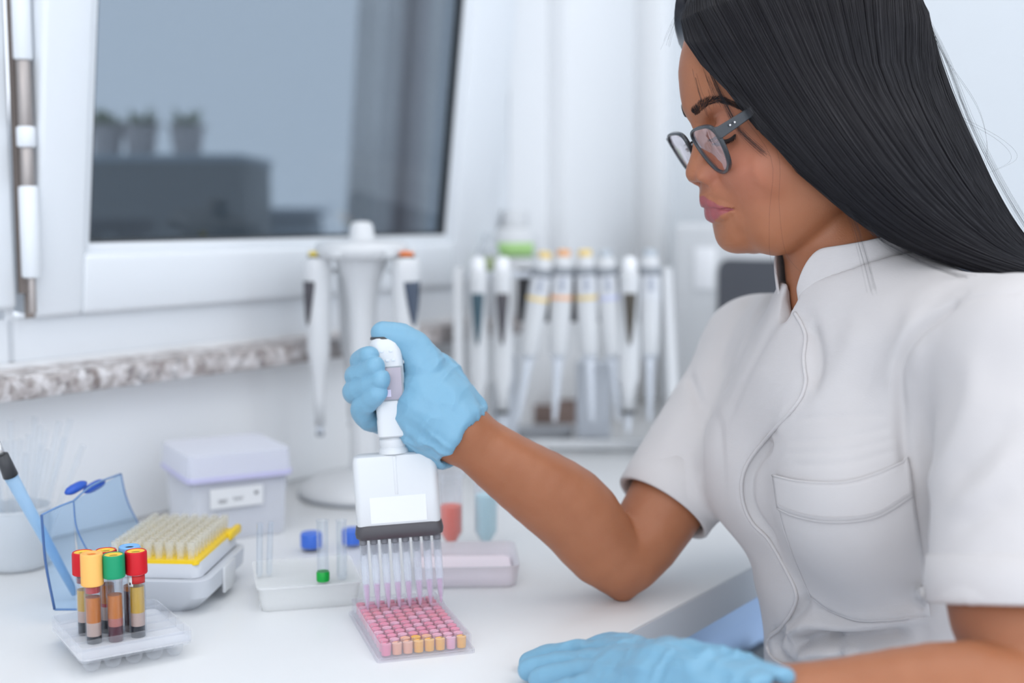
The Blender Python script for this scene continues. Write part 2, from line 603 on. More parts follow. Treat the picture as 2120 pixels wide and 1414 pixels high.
def sash(name, s0, s1, z0, z1, tilt, rl, rr, rb, handle=False):
    """pivot at the bottom edge; tilt leans the top into the room"""
    piv = bw_(0, 0.612, z0)
    root = empty(name, piv)
    root.rotation_euler = (0, 0, BA)
    root['kind'] = 'structure'
    M = Matrix.Rotation(tilt, 4, 'X')
    H = z1 - z0; TH_ = 0.055
    bm = bmesh.new()
    # outer frame as a rounded loop: four rails with bevels
    for a in ((s0, s0 + rl, 0, H), (s1 - rr, s1, 0, H), (s0 + rl - 0.002, s1 - rr + 0.002, 0, rb), (s0 + rl - 0.002, s1 - rr + 0.002, H - 0.08, H)):
        bx(bm, a[0], a[1], -0.002, TH_, a[2], a[3], 0.006, 3)
    bmesh.ops.transform(bm, matrix=M, verts=bm.verts)
    o = obj('sash_rails', bm, PVC, root, 35); struct(o)
    bm = bmesh.new()
    for a in ((s0 + rl - 0.004, s0 + rl + 0.010, rb, H - 0.08), (s1 - rr - 0.010, s1 - rr + 0.004, rb, H - 0.08), (s0 + rl, s1 - rr, rb - 0.004, rb + 0.010), (s0 + rl, s1 - rr, H - 0.09, H - 0.076)):
        bx(bm, a[0], a[1], 0.006, 0.030, a[2], a[3], 0.004, 2)
    bmesh.ops.transform(bm, matrix=M, verts=bm.verts)
    struct(obj('glazing_bead', bm, PVC, root, 35))
    bm = bmesh.new()
    for a in ((s0 + rl + 0.009, s0 + rl + 0.012, rb + 0.009, H - 0.09), (s1 - rr - 0.012, s1 - rr - 0.009, rb + 0.009, H - 0.09), (s0 + rl + 0.009, s1 - rr - 0.009, rb + 0.009, rb + 0.0125)):
        bx(bm, a[0], a[1], 0.010, 0.024, a[2], a[3])
    bmesh.ops.transform(bm, matrix=M, verts=bm.verts)
    struct(obj('seal', bm, RUB, root, 35))
    bm = bmesh.new()
    bx(bm, s0 + rl + 0.010, s1 - rr - 0.010, 0.016, 0.022, rb + 0.010, H - 0.088)
    bmesh.ops.transform(bm, matrix=M, verts=bm.verts)
    struct(obj('pane', bm, GLASS, root, 35))
    return root
sash('window_2', -0.004, 0.745, 0.972, 1.955, math.radians(6.5), 0.056, 0.098, 0.062)
sash('window_3', -0.90, -0.0215, 0.982, 1.955, 0.0, 0.06, 0.085, 0.070)
# hinge column between the two sashes
hx, ht = -0.0142, 0.598
hg = empty('window_hinge', bw_(hx, ht, 0.985)); hg['kind'] = 'structure'; hg.name = 'trim_4'
def hz(v): return on_wall(58, v, ht)[1] - 0.985
segs = [(0.0090, 575, 385, PVC, 'hinge_cover'), (0.0062, 385, 305, STEEL, 'hinge_pin'), (0.0088, 305, 262, PVC, 'hinge_collar'), (0.0066, 262, 125, STEEL, 'hinge_pin'), (0.0088, 125, -120, PVC, 'hinge_cover'), (0.0035, 650, 575, STEEL, 'hinge_pin')]
for r_, v0, v1, m_h, nm in segs:
    z0, z1 = hz(v0), hz(v1)
    struct(obj(nm, new_lathe([(0.0001, z0), (r_ * 0.85, z0), (r_, z0 + 0.002), (r_, z1 - 0.002), (r_ * 0.85, z1), (0.0001, z1)], 20), m_h, hg, 35))
struct(box_obj('hinge_gap_shade', 0.0030, 0.0100, 0.0125, 0.018, -0.012, 0.012, mat('gap_shade_brown', (0.26, 0.22, 0.20), 0.7), hg, 0, Rz(BA)))  # brown strips coloured to give the shadow in the hinge gap
struct(box_obj('hinge_gap_shade', -0.0040, 0.0205, 0.0125, 0.018, 0.012, 0.9, mat('gap_shade_brown', (0.26, 0.22, 0.20), 0.7), hg, 0, Rz(BA)))

# ------------------------------------------------------------------ workbench
bench = empty('workbench', bw_(0, 0, 0), label='long white laminate laboratory workbench with a grey front edge under the window', cat='workbench')
bench.rotation_euler = (0, 0, BA)
box_obj('worktop', -1.3, 1.205, 0.0025, WT - 0.001, 0.718, 0.75, TOP, bench, 0.0018)
box_obj('front_edge', -1.3, 1.205, 0.0, 0.003, 0.7185, 0.7490, EDGE, bench, 0.0008)
# underframe and side panels
box_obj('apron', -1.28, 1.2, 0.06, 0.08, 0.66, 0.718, PALEB, bench)
for s in (-1.28, 1.17):
    box_obj('side_panel', s, s + 0.025, 0.06, WT - 0.03, 0.0, 0.718, PALEB, bench, 0.001)
box_obj('back_panel', -1.25, 1.17, WT - 0.05, WT - 0.03, 0.05, 0.70, PALEB, bench)

def drawer_unit(s0, w, label):
    u = empty('drawer_cabinet', bw_(s0, 0.10, 0), label=label, cat='cabinet', group=None)
    u.rotation_euler = (0, 0, BA)
    box_obj('carcass', 0, w, 0.018, 0.45, 0.06, 0.655, PALEB, u, 0.002)
    box_obj('plinth', 0.01, w - 0.01, 0.05, 0.44, 0.0, 0.06, EDGE, u)
    for i, (z0, z1) in enumerate(((0.07, 0.25), (0.255, 0.45), (0.455, 0.65))):
        d = box_obj('drawer', 0.004, w - 0.004, 0.0, 0.018, z0, z1, PALEB, u, 0.003)
        zh = (z0 + z1) / 2 + 0.030
        h = obj('handle', new_box(w / 2 - 0.06, w / 2 + 0.03, -0.024, -0.012, zh - 0.020, zh + 0.020, 0.003), mat('dark_grey_plastic', (0.07, 0.08, 0.09), 0.45), d)
        for q in (-0.05, 0.02):
            obj('handle_post', new_box(w / 2 + q - 0.004, w / 2 + q + 0.004, -0.014, 0.002, zh - 0.004, zh + 0.004), MATS['dark_grey_plastic'], d)
    return u
drawer_unit(0.30, 0.42, 'pale blue drawer cabinet with dark handles under the bench, beside the tunic')
drawer_unit(0.74, 0.42, 'pale blue drawer cabinet under the far end of the bench')

# ------------------------------------------------------------------ solids set outside in place of room reflections in the tilted pane
GREYC = mat('outdoor_grey_box', (0.15, 0.165, 0.17), rough=0.6)
GREYB = mat('outdoor_pillar_render', (0.42, 0.39, 0.40), rough=0.8, noise=(4, 0.15))
def outbox(name, u0, u1, v0, zb, d, dep, m, label, cat, bev=0.006):
    p0 = P(u0, v0, d); p1 = P(u1, v0, d)
    c = (p0 + p1) / 2
    w = abs(p1[0] - p0[0])
    o = empty(name, (c[0], c[1] + dep / 2, zb), label=label, cat=cat)
    return o, w, p0[2] - zb
o, w, h = outbox('reflected_housing', 150, 500, 322, 0.02, 2.45, 0.3, GREYC, 'dark grey metal housing standing in for a box reflected in the pane, small plant pots on top', 'housing')
box_obj('housing', -w / 2, w / 2, -0.15, 0.15, 0, h, GREYC, o, 0.008)
box_obj('lid', -w / 2 - 0.004, w / 2 + 0.004, -0.154, 0.154, h - 0.012, h + 0.003, mat('outdoor_light_grey', (0.36, 0.42, 0.47), 0.6), o, 0.004)
for i in range(7):
    box_obj('vent_slat', -w / 2 + 0.03, w / 2 - 0.12, -0.156, -0.149, 0.64 + i * 0.03, 0.65 + i * 0.03, mat('outdoor_vent', (0.10, 0.12, 0.14), 0.6), o, 0.001)
hz_top = 0.02 + h + 0.003
LEAF = mat('leaf_dull_green', (0.26, 0.30, 0.17), rough=0.6, noise=(30, 0.4))
POT = mat('pot_pale_terracotta', (0.62, 0.56, 0.55), rough=0.7)
for i, (u, lab) in enumerate(((222, 'small plant pot on the grey housing outside, nearest the left window edge'), (292, 'small plant pot outside, middle of the three on the grey housing'), (388, 'small plant pot outside on the grey housing, rightmost of the three'))):
    p = P(u, 310, 2.52)
    t_ = empty('potted_plant', (p[0], p[1], hz_top), label=lab, cat='plant', group='plant pots standing in for reflections in the pane')
    obj('pot', new_lathe([(0.001, 0), (0.026, 0), (0.033, 0.05), (0.036, 0.052), (0.036, 0.06), (0.031, 0.06), (0.030, 0.05), (0.001, 0.05)], 20), POT, t_)
    bm = bmesh.new()
    for k in range(46):
        a = rnd.uniform(0, 6.28); e = rnd.uniform(0.1, 1.3); L_ = rnd.uniform(0.02, 0.052)
        b0 = Vector((0.012 * math.cos(a), 0.012 * math.sin(a), 0.052))
        tip = b0 + Vector((math.cos(a) * math.cos(e), math.sin(a) * math.cos(e), math.sin(e))) * L_
        s_ = Vector((-math.sin(a), math.cos(a), 0)) * 0.006
        mid = (b0 + tip) / 2 + Vector((0, 0, 0.006))
        vs = [bm.verts.new(x) for x in (b0, mid + s_, tip, mid - s_)]
        bm.faces.new(vs)
    tag(obj('foliage', bm, LEAF, t_, False), kind='stuff')
# dark stool in front of the housing
p = P(222, 400, 2.15)
st_ = empty('garden_stool', (p[0], p[1], 0.02), label='small dark stool outside, in front of the grey housing', cat='stool')
obj('seat', new_lathe([(0.001, 1.02), (0.075, 1.02), (0.08, 1.027), (0.08, 1.045), (0.001, 1.05)], 24), mat('stool_dark', (0.05, 0.06, 0.07), 0.5), st_)
for k in range(4):
    a = math.radians(45 + 90 * k)
    bm = bmesh.new(); tube(bm, [(0.05 * math.cos(a), 0.05 * math.sin(a), 1.02), (0.10 * math.cos(a), 0.10 * math.sin(a), 0.0)], 0.008, 8)
    obj('leg', bm, MATS['stool_dark'], st_)
# leaning curtain added for the bands reflected in the pane, and parapet
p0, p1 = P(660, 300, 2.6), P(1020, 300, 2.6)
cu_ = empty('reflected_curtain', ((p0[0] + p1[0]) / 2, p0[1] + 0.05, 0.35), label='pleated grey curtain standing in for a reflection in the right side of the pane', cat='curtain', rot=(0, math.radians(4), 0))
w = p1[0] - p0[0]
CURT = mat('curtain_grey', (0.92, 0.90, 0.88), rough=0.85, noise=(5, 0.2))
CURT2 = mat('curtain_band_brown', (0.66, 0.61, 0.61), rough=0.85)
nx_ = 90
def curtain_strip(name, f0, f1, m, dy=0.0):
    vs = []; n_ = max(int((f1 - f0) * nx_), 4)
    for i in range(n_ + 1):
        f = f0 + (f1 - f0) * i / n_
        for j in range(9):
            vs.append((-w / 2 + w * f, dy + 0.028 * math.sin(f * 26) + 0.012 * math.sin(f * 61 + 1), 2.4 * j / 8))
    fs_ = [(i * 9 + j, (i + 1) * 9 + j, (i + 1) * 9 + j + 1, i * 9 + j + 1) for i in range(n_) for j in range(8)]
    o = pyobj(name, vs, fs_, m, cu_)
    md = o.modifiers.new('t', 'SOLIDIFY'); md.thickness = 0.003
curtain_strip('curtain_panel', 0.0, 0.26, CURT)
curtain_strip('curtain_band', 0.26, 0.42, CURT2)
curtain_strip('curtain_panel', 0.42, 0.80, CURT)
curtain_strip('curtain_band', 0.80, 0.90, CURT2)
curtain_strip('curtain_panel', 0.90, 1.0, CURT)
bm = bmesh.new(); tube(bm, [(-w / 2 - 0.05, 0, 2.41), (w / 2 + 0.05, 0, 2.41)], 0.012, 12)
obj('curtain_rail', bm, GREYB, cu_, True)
p0, p1 = P(530, 448, 2.85), P(650, 448, 2.85)
pw = empty('parapet', ((p0[0] + p1[0]) / 2, p0[1] + 0.1, 0), label='low blue-grey parapet outside between the housing and the curtain', cat='parapet')
w = p1[0] - p0[0]
box_obj('wall_block', -w / 2, w / 2, -0.06, 0.06, 0, p0[2], mat('parapet_bluegrey', (0.34, 0.40, 0.45), 0.8), pw, 0.02, None, 4)
box_obj('coping', -w / 2 - 0.01, w / 2 + 0.01, -0.075, 0.075, p0[2], p0[2] + 0.02, mat('parapet_cap', (0.44, 0.50, 0.57), 0.8), pw, 0.006)
struct(box_obj('ground_outside', -4.5, 3.0, 2.0, 7.0, 0.0, 0.02, GREYB)).name = 'floor_outside'
# ================================================================== things on the bench
WHITE = mat('white_plastic', (0.685, 0.70, 0.715), rough=0.32, coat=0.15)
OFFW = mat('offwhite_plastic', (0.68, 0.72, 0.78), rough=0.4)
GREYP = mat('grey_plastic', (0.30, 0.32, 0.35), rough=0.45)
DARK = mat('charcoal_plastic', (0.045, 0.047, 0.052), rough=0.4)
CLEAR = clear_mat('clear_plastic', (0.97, 0.975, 0.985), opacity=0.06, rough=0.12, body=(0.92, 0.93, 0.95), edge=0.30)
CLEARG = clear_mat('clear_glass', (0.97, 0.98, 0.99), opacity=0.012, rough=0.03, body=(0.85, 0.88, 0.92), edge=0.42, glossy=True)
MILKY = clear_mat('milky_plastic', (0.90, 0.92, 0.95), opacity=0.42, rough=0.35, body=(0.80, 0.83, 0.87))
MILKY2 = clear_mat('milky_lilac_plastic', (0.88, 0.88, 0.95), opacity=0.62, rough=0.4, body=(0.70, 0.72, 0.82))
PAPER = mat('label_paper', (0.78, 0.79, 0.80), rough=0.8)
INK = mat('print_dark', (0.06, 0.06, 0.08), rough=0.7)
def liq(name, c, rough=0.35): return mat(name, c, rough=rough, spec=0.25)

# ---------------------------------------------------------------- clear tray with cups and blood tubes
RK = np.array([-0.2915, 0.9085]); RKA = math.radians(33)
rack = empty('tube_tray', (RK[0], RK[1], TZ), RKA, 'low clear plastic tray with round cups holding capped blood tubes, at the front left', 'rack')
RW, RD, RZ = 0.080, 0.090, 0.0215
bm = bmesh.new()
prism(bm, rrect(RW, RD, 0.006), RZ - 0.009, RZ - 0.0080)      # plate
obj('plate', bm, clear_mat('tray_plate_plastic', (0.95, 0.96, 0.97), opacity=0.62, rough=0.3, body=(0.90, 0.91, 0.93), edge=0.2), rack, 30)
bm = bmesh.new()
lp = rrect(RW, RD, 0.006); li = rrect(RW - 0.0024, RD - 0.0024, 0.005)
loft(bm, [[(x, y, RZ - 0.0105) for x, y in lp], [(x, y, RZ) for x, y in lp], [(x, y, RZ) for x, y in li], [(x, y, RZ - 0.0105) for x, y in li], [(x, y, RZ - 0.0105) for x, y in lp]], False, False)
bmesh.ops.remove_doubles(bm, verts=bm.verts, dist=1e-6)
obj('rim', bm, CLEAR, rack, 30)
for k in range(6):      # ribs across, as in the photo
    y = -RD / 2 + RD * k / 5
    obj('rib', new_box(-RW / 2 + 0.001, RW / 2 - 0.001, y - 0.0006 + (0.0012 if k == 0 else (-0.0012 if k == 5 else 0)), y + 0.0006 + (0.0012 if k == 0 else (-0.0012 if k == 5 else 0)), RZ - 0.008, RZ - 0.0005), CLEAR, rack)
cup_me = None
pit = 0.0150
for i in range(5):
    for j in range(5):
        x, y = (i - 2) * pit, (j - 2) * pit * 1.08
        if cup_me is None:
            o = obj('cup', new_lathe([(0.0062, RZ - 0.0085), (0.0064, 0.008), (0.0055, 0.0035), (0.0035, 0.0012), (0.0001, 0.0004)], 20), CLEAR, rack, True)
            cup_me = o.data
        else:
            o = link('cup', cup_me, None, rack)
        o.location = (x, y, 0)

def tube_layers(spec):
    """spec: list of (name, z0, z1, material)"""
def blood_tube(u, v, cap_mat, cap_h, H, layers, label, top_mat, hole_mat, cap_r=0.0080, r=0.0062):
    p = T(u, v, TZ + RZ - 0.002)
    t = empty('blood_tube', (p[0], p[1], TZ + 0.0035), rnd.uniform(0, 1), label, 'test tube', 'capped blood tubes in the clear tray')
    obj('glass_tube', new_lathe([(0.0001, 0.0), (r * 0.5, 0.0006), (r * 0.85, 0.0025), (r, 0.006), (r, H - 0.006), (r - 0.0009, H - 0.006), (r - 0.0009, 0.0065), (r * 0.5, 0.0018), (0.0001, 0.0014)], 28), CLEARG, t, True)
    ri = r - 0.0010
    for nm, z0, z1, m in layers:
        if z0 < 0.004:
            pr = [(0.0001, 0.0016), (ri * 0.6, 0.002), (ri * 0.92, 0.0040), (ri, 0.0065), (ri, z1), (0.0001, z1)]
        else:
            pr = [(0.0001, z0), (ri, z0), (ri, z1), (0.0001, z1)]
        obj(nm, new_lathe(pr, 24), m, t, 40)
    c0 = H - cap_h
    cap = obj('cap', new_lathe([(r + 0.0001, c0 + 0.001), (cap_r - 0.0005, c0), (cap_r, c0 + 0.0006), (cap_r, c0 + 0.002), (cap_r - 0.0001, H - 0.0012), (cap_r - 0.0004, H - 0.0003), (cap_r - 0.0008, H), (cap_r - 0.0014, H), (cap_r - 0.0017, H - 0.0006)], 72,
                          ribs=(36, 0.035, 2, 4)), cap_mat, t, 50)
    obj('stopper', new_lathe([(cap_r - 0.0015, H - 0.0004), (0.0034, H - 0.0005), (0.0030, H - 0.0011)], 32), top_mat, cap, 40)
    obj('septum', new_lathe([(0.0001, H - 0.0016), (0.0030, H - 0.0015), (0.0031, H - 0.0010)], 24), hole_mat, cap, 40)
    return t
RED = mat('cap_red', (0.60, 0.006, 0.015), 0.38, spec=0.4); GRN = mat('cap_green', (0.0, 0.30, 0.13), 0.4); ORG = mat('cap_apricot', (0.95, 0.50, 0.13), 0.42)
BLU = mat('cap_light_blue', (0.22, 0.48, 0.83), 0.4)
YTOP = mat('cap_top_yellow', (0.95, 0.60, 0.06), 0.5); ORI = mat('septum_orange', (0.75, 0.22, 0.03), 0.5); DKH = mat('septum_dark', (0.02, 0.035, 0.05), 0.5)
OLV = mat('septum_olive', (0.45, 0.34, 0.06), 0.5)
SER = liq('serum_yellow', (0.62, 0.36, 0.03)); SERO = liq('serum_orange', (0.60, 0.17, 0.012)); GEL = liq('separator_gel', (0.56, 0.40, 0.34), 0.4)
CLOT = liq('clot_black', (0.012, 0.014, 0.02)); CLR = liq('clot_dark_red', (0.085, 0.008, 0.022)); GELR = liq('separator_gel_red', (0.50, 0.16, 0.13), 0.4)
BRN = liq('blood_brown', (0.08, 0.02, 0.02)); RNG = liq('blood_ring', (0.50, 0.03, 0.03)); LBW = mat('tube_label_white', (0.85, 0.85, 0.85), 0.7)
Ht = 0.0745
blood_tube(177, 1296, RED, 0.0170, Ht - 0.002, [('clot', 0.0, 0.020, CLOT), ('gel', 0.020, 0.0285, GEL), ('serum', 0.0285, 0.044, SER), ('blood_ring', 0.0495, 0.0535, liq('ring_maroon', (0.22, 0.02, 0.03)))], 'blood tube with a red cap, leftmost in the tray', YTOP, OLV)
blood_tube(195, 1313, ORG, 0.0235, Ht + 0.002, [('clot', 0.0, 0.0155, CLOT), ('gel', 0.0155, 0.0255, GEL), ('serum', 0.0255, 0.0440, SERO), ('blood_ring', 0.0475, 0.0520, RNG)], 'blood tube with a tall ribbed apricot cap, frontmost in the tray', ORG, ORI)
blood_tube(224, 1291, RED, 0.0170, Ht - 0.002, [('clot', 0.0, 0.020, CLOT), ('gel', 0.020, 0.0300, GEL), ('blood_ring', 0.0300, 0.0325, RNG), ('serum', 0.0325, 0.0465, SERO)], 'blood tube with a red cap behind the apricot and green caps', YTOP, OLV)
blood_tube(240, 1309, GRN, 0.0170, Ht, [('clot', 0.0, 0.0215, CLR), ('gel', 0.0215, 0.0275, GELR), ('serum', 0.0275, 0.0445, SERO)], 'blood tube with a green cap and orange plasma', YTOP, OLV)
blood_tube(273, 1288, BLU, 0.0170, Ht, [('clot', 0.0, 0.041, BRN), ('serum', 0.041, 0.0445, SERO)], 'blood tube with a light blue cap and dark contents', BLU, DKH)
t3 = blood_tube(286, 1300, RED, 0.0170, Ht, [('clot', 0.0, 0.0185, CLOT), ('gel', 0.0185, 0.0285, GEL), ('serum', 0.0285, 0.0480, SER)], 'blood tube with a red cap, rightmost in the tray, with a white label', YTOP, OLV)
def arc_patch(name, r, a0, a1, z0, z1, m, parent, n=14):
    bm = bmesh.new()
    lo = [bm.verts.new((r * math.cos(a0 + (a1 - a0) * i / n), r * math.sin(a0 + (a1 - a0) * i / n), z0)) for i in range(n + 1)]
    hi = [bm.verts.new((v.co.x, v.co.y, z1)) for v in lo]
    for i in range(n): bm.faces.new((lo[i], lo[i + 1], hi[i + 1], hi[i]))
    o = obj(name, bm, m, parent, True)
    md = o.modifiers.new('t', 'SOLIDIFY'); md.thickness = 0.0001
    return o
t3.rotation_euler[2] = 0
arc_patch('label', 0.00632, math.radians(180), math.radians(262), 0.0490, 0.0560, LBW, t3)
arc_patch('red_mark', 0.00635, math.radians(255), math.radians(355), 0.0510, 0.0570, RNG, t3)
arc_patch('dark_mark', 0.00640, math.radians(232), math.radians(246), 0.0500, 0.0520, INK, t3)

# ---------------------------------------------------------------- pipette tip box with yellow rack
BX0 = np.array([-0.2900, 1.0500]); BXA = math.radians(-3.7)
tb_ = empty('tip_box', (BX0[0], BX0[1], TZ), BXA, 'white translucent pipette tip box with a yellow rack full of tips', 'tip box')
WB, DB = 0.078, 0.108
def taper_box(name, w0, d0, w1, d1, z0, z1, r, m, parent, cx=0, cy=0, wall=None, mid=None):
    bm = bmesh.new()
    L_ = [(w0, d0, z0)] + (mid or []) + [(w1, d1, z1)]
    loops = [[(x + cx, y + cy, z) for x, y in rrect(w, d, r)] for w, d, z in L_]
    loft(bm, loops, True, wall is None)
    if wall:
        pass
    o = obj(name, bm, m, parent, 40)
    if wall:
        md = o.modifiers.new('wall', 'SOLIDIFY'); md.thickness = wall; md.offset = -1
    return o
TBX = clear_mat('tip_box_plastic', (0.86, 0.88, 0.92), opacity=0.80, rough=0.35, body=(0.68, 0.71, 0.76))
taper_box('base', WB - 0.012, DB - 0.012, WB + 0.006, DB + 0.006, 0.0, 0.0300, 0.014, TBX, tb_, wall=0.0015, mid=[(WB + 0.016, DB + 0.012, 0.014), (WB + 0.018, DB + 0.014, 0.0285)])
taper_box('collar', WB + 0.004, DB + 0.004, WB + 0.001, DB + 0.001, 0.0300, 0.0415, 0.008, TBX, tb_, wall=0.0012)
YEL = mat('rack_yellow', (0.92, 0.62, 0.012), 0.4)
bm = bmesh.new(); prism(bm, rrect(WB, DB, 0.004), 0.0405, 0.0440)
obj('tip_rack', bm, YEL, tb_, 30)
for sx in (-1, 1):
    obj('rack_wing', new_box(sx * (WB / 2 + 0.0005) - 0.003, sx * (WB / 2 + 0.0005) + 0.003, DB / 2 - 0.024, DB / 2 + 0.008, 0.0385, 0.0462, 0.002), YEL, tb_)
obj('clip', new_box(WB / 2 + 0.008, WB / 2 + 0.0108, -0.016, 0.016, 0.006, 0.028, 0.001), WHITE, tb_)
TIPM = clear_mat('tip_plastic', (0.975, 0.975, 0.965), opacity=0.20, rough=0.3, body=(0.90, 0.89, 0.84), edge=0.25)
tip_me = None
for i in range(8):
    for j in range(12):
        if tip_me is None:
            o = obj('tip', new_lathe([(0.0022, -0.010), (0.0026, 0.0), (0.0029, 0.007), (0.0034, 0.0075), (0.0035, 0.0135), (0.0028, 0.0138), (0.0026, 0.003)], 10), TIPM, tb_, True); tip_me = o.data
        else:
            o = link('tip', tip_me, None, tb_)
        o.location = ((i - 3.5) * 0.0090, (j - 5.5) * 0.0086, 0.0440)
# blue see-through lid, standing open behind the box
LIDM = clear_mat('lid_blue', (0.80, 0.895, 0.98), opacity=0.04, rough=0.08, body=(0.55, 0.70, 0.92), edge=0.2)
LIDE = mat('lid_edge_blue', (0.05, 0.12, 0.30), 0.3)
TABM = mat('lid_tab_blue', (0.025, 0.10, 0.50), 0.35)
A_ = P(86, 1066, 1.005); B_ = P(152, 1037, 1.030); C_ = P(186, 1150, 1.045); D_ = P(170, 1262, 1.010); E_ = P(113, 1262, 0.998)
F_ = P(250, 981, 1.100); G_ = P(292, 1095, 1.115); H_ = P(240, 1240, 1.075)
lid = empty('lid', (float(E_[0]), float(E_[1]), TZ), label='blue see-through lid standing open')
lid.parent = tb_
lid.matrix_parent_inverse = (Tr(BX0[0], BX0[1], TZ) @ Rz(BXA)).inverted()
LI = Matrix.Translation(-Vector(lid.location))
def sheet_quad(name, a, b, c, d, bow, m, parent, n=10):
    vs = []
    for i in range(n + 1):
        for j in range(n + 1):
            s, t = i / n, j / n
            p = (a * (1 - s) + b * s) * (1 - t) + (d * (1 - s) + c * s) * t
            vs.append(p + np.array([bow * math.sin(math.pi * t), 0, 0]))
    f = [(i * (n + 1) + j, (i + 1) * (n + 1) + j, (i + 1) * (n + 1) + j + 1, i * (n + 1) + j + 1) for i in range(n) for j in range(n)]
    o = pyobj(name, vs, f, m, parent); o.data.transform(LI)
    md = o.modifiers.new('t', 'SOLIDIFY'); md.thickness = 0.0012
    return o
sheet_quad('side_wall', A_, B_, D_, E_, -0.002, LIDM, lid)
sheet_quad('top_panel', B_, F_, G_, D_ * 0.45 + C_ * 0.55, -0.003, LIDM, lid)
for pts, r_ in (([A_, (A_ + E_) / 2 + [-0.002, 0, 0], E_], 0.0011), ([E_, D_], 0.0009), ([A_, (A_ + B_) / 2 + [0, 0, 0.0006], B_], 0.0009), ([B_, (B_ * 0.6 + F_ * 0.4) + [0, 0, 0.004], F_], 0.0009), ([F_, (F_ + G_) / 2 + [-0.003, 0, 0], G_], 0.0007), ([B_, (B_ + C_) / 2 + [-0.004, 0, 0], C_], 0.0007)):
    bm = bmesh.new(); tube(bm, [tuple(p) for p in spline(pts, 12)], r_, 8); bmesh.ops.transform(bm, matrix=LI, verts=bm.verts)
    obj('edge_rim', bm, LIDE if r_ > 0.0010 else mat('lid_edge_mid', (0.16, 0.28, 0.50), 0.3), lid, True)
for (u, v, d, du) in ((157, 1010, 1.04, 20), (195, 1007, 1.06, 20)):
    bm = bmesh.new()
    a, b = P(u - du, v + 11, d), P(u + du, v - 11, d + 0.02)
    tube(bm, [tuple(a * (1 - k / 6) + b * k / 6) for k in range(7)], [0.002, 0.0042, 0.0048, 0.0048, 0.0048, 0.0042, 0.002], 12, sy=0.8)
    bmesh.ops.transform(bm, matrix=LI, verts=bm.verts)
    obj('latch_tab', bm, TABM, lid, True)

# ---------------------------------------------------------------- cup of transfer pipettes
cupc = T(38, 1172)
cu = empty('plastic_cup', (cupc[0], cupc[1], TZ), label='frosted plastic cup full of thin clear straws by the left edge', cat='cup')
FROST = clear_mat('frosted_cup', (0.92, 0.94, 0.96), opacity=0.55, rough=0.5, body=(0.80, 0.83, 0.86))
obj('cup_wall', new_lathe([(0.0001, 0.001), (0.026, 0.001), (0.0285, 0.004), (0.031, 0.055), (0.0325, 0.056), (0.030, 0.057), (0.028, 0.005), (0.0001, 0.0035)], 40), FROST, cu, 40)
STRAW = clear_mat('straw_clear', (0.96, 0.97, 0.98), opacity=0.05, rough=0.2, body=(0.9, 0.92, 0.94), edge=0.25)
for k in range(22):
    a = k * 2.399; rr = 0.019 * math.sqrt((k + 0.5) / 22)
    b0 = np.array([rr * math.cos(a) * 0.9, rr * math.sin(a) * 0.9, 0.005])
    lean = np.array([math.cos(a) * rr * 2.1 + 0.006, math.sin(a) * rr * 1.5, 0.118 + 0.012 * math.sin(k * 1.7)])
    s_ = empty('plastic_straw', (cupc[0] + b0[0], cupc[1] + b0[1], TZ + b0[2]), label='thin clear plastic straw fanned out with its likes in the frosted cup', cat='straw', group='clear straws in the frosted cup')
    bm = bmesh.new()
    tube(bm, [tuple(lean * t) for t in (0, 0.35, 0.7, 1.0)], [0.0016, 0.0018, 0.0024, 0.0026], 10)
    obj('shaft', bm, STRAW, s_, True)
# light blue tool with a black collar leaning out of the cup
q0, q1 = P(140, 1200, 1.055), P(22, 985, 1.02)
ax_ = (q1 - q0) / np.linalg.norm(q1 - q0)
q0 = q0 - ax_ * ((q0[2] - TZ - 0.005) / ax_[2])
lt_ = empty('inoculating_rod', tuple(q0), label='pale blue plastic rod with a black collar leaning at the left edge', cat='tool')
def rod(name, a, b, ra, rb, m, n=14):
    bm = bmesh.new(); tube(bm, [tuple(a - q0), tuple((a + b) / 2 - q0), tuple(b - q0)], [ra, (ra + rb) / 2, rb], n)
    return obj(name, bm, m, lt_, True)
rod('blue_handle', q0, q1, 0.0032, 0.0056, clear_mat('pale_blue_plastic', (0.55, 0.75, 0.9), opacity=0.55, rough=0.3, body=(0.45, 0.66, 0.86)))
q2 = P(4, 942, 1.012)
rod('black_collar', q1 + (q2 - q1) * 0.0, q2, 0.0062, 0.0050, DARK)
q3 = P(-6, 915, 1.010); rod('metal_ferrule', q2, q3, 0.0028, 0.0024, mat('ferrule', (0.7, 0.7, 0.7), 0.25, 0.9))
rod('black_tip', q3, P(-22, 878, 1.006), 0.0020, 0.0014, DARK)

# ---------------------------------------------------------------- storage box with lilac lid
sb = empty('storage_box', (-0.313, 1.204, TZ), math.radians(30), 'square translucent storage box with a pale lilac lid and white label', 'box')
BOXM = clear_mat('storage_box_plastic', (0.90, 0.92, 0.96), opacity=0.55, rough=0.4, body=(0.89, 0.91, 0.96))
LILAC = clear_mat('lilac_lid', (0.80, 0.80, 0.95), opacity=0.85, rough=0.4, body=(0.66, 0.65, 0.90))
taper_box('body', 0.094, 0.094, 0.100, 0.100, 0.0, 0.066, 0.008, BOXM, sb, 0.05, 0.05, wall=0.0015)
taper_box('lid', 0.107, 0.107, 0.104, 0.104, 0.062, 0.088, 0.009, clear_mat('lid_pale', (0.88, 0.9, 0.95), opacity=0.7, rough=0.4, body=(0.84, 0.86, 0.94)), sb, 0.05, 0.05)
taper_box('lid_band', 0.1085, 0.1085, 0.1085, 0.1085, 0.0615, 0.0665, 0.009, LILAC, sb, 0.05, 0.05)
lb = obj('label', new_box(0.018, 0.072, -0.0018, -0.0010, 0.034, 0.054, 0.0), PAPER, sb)
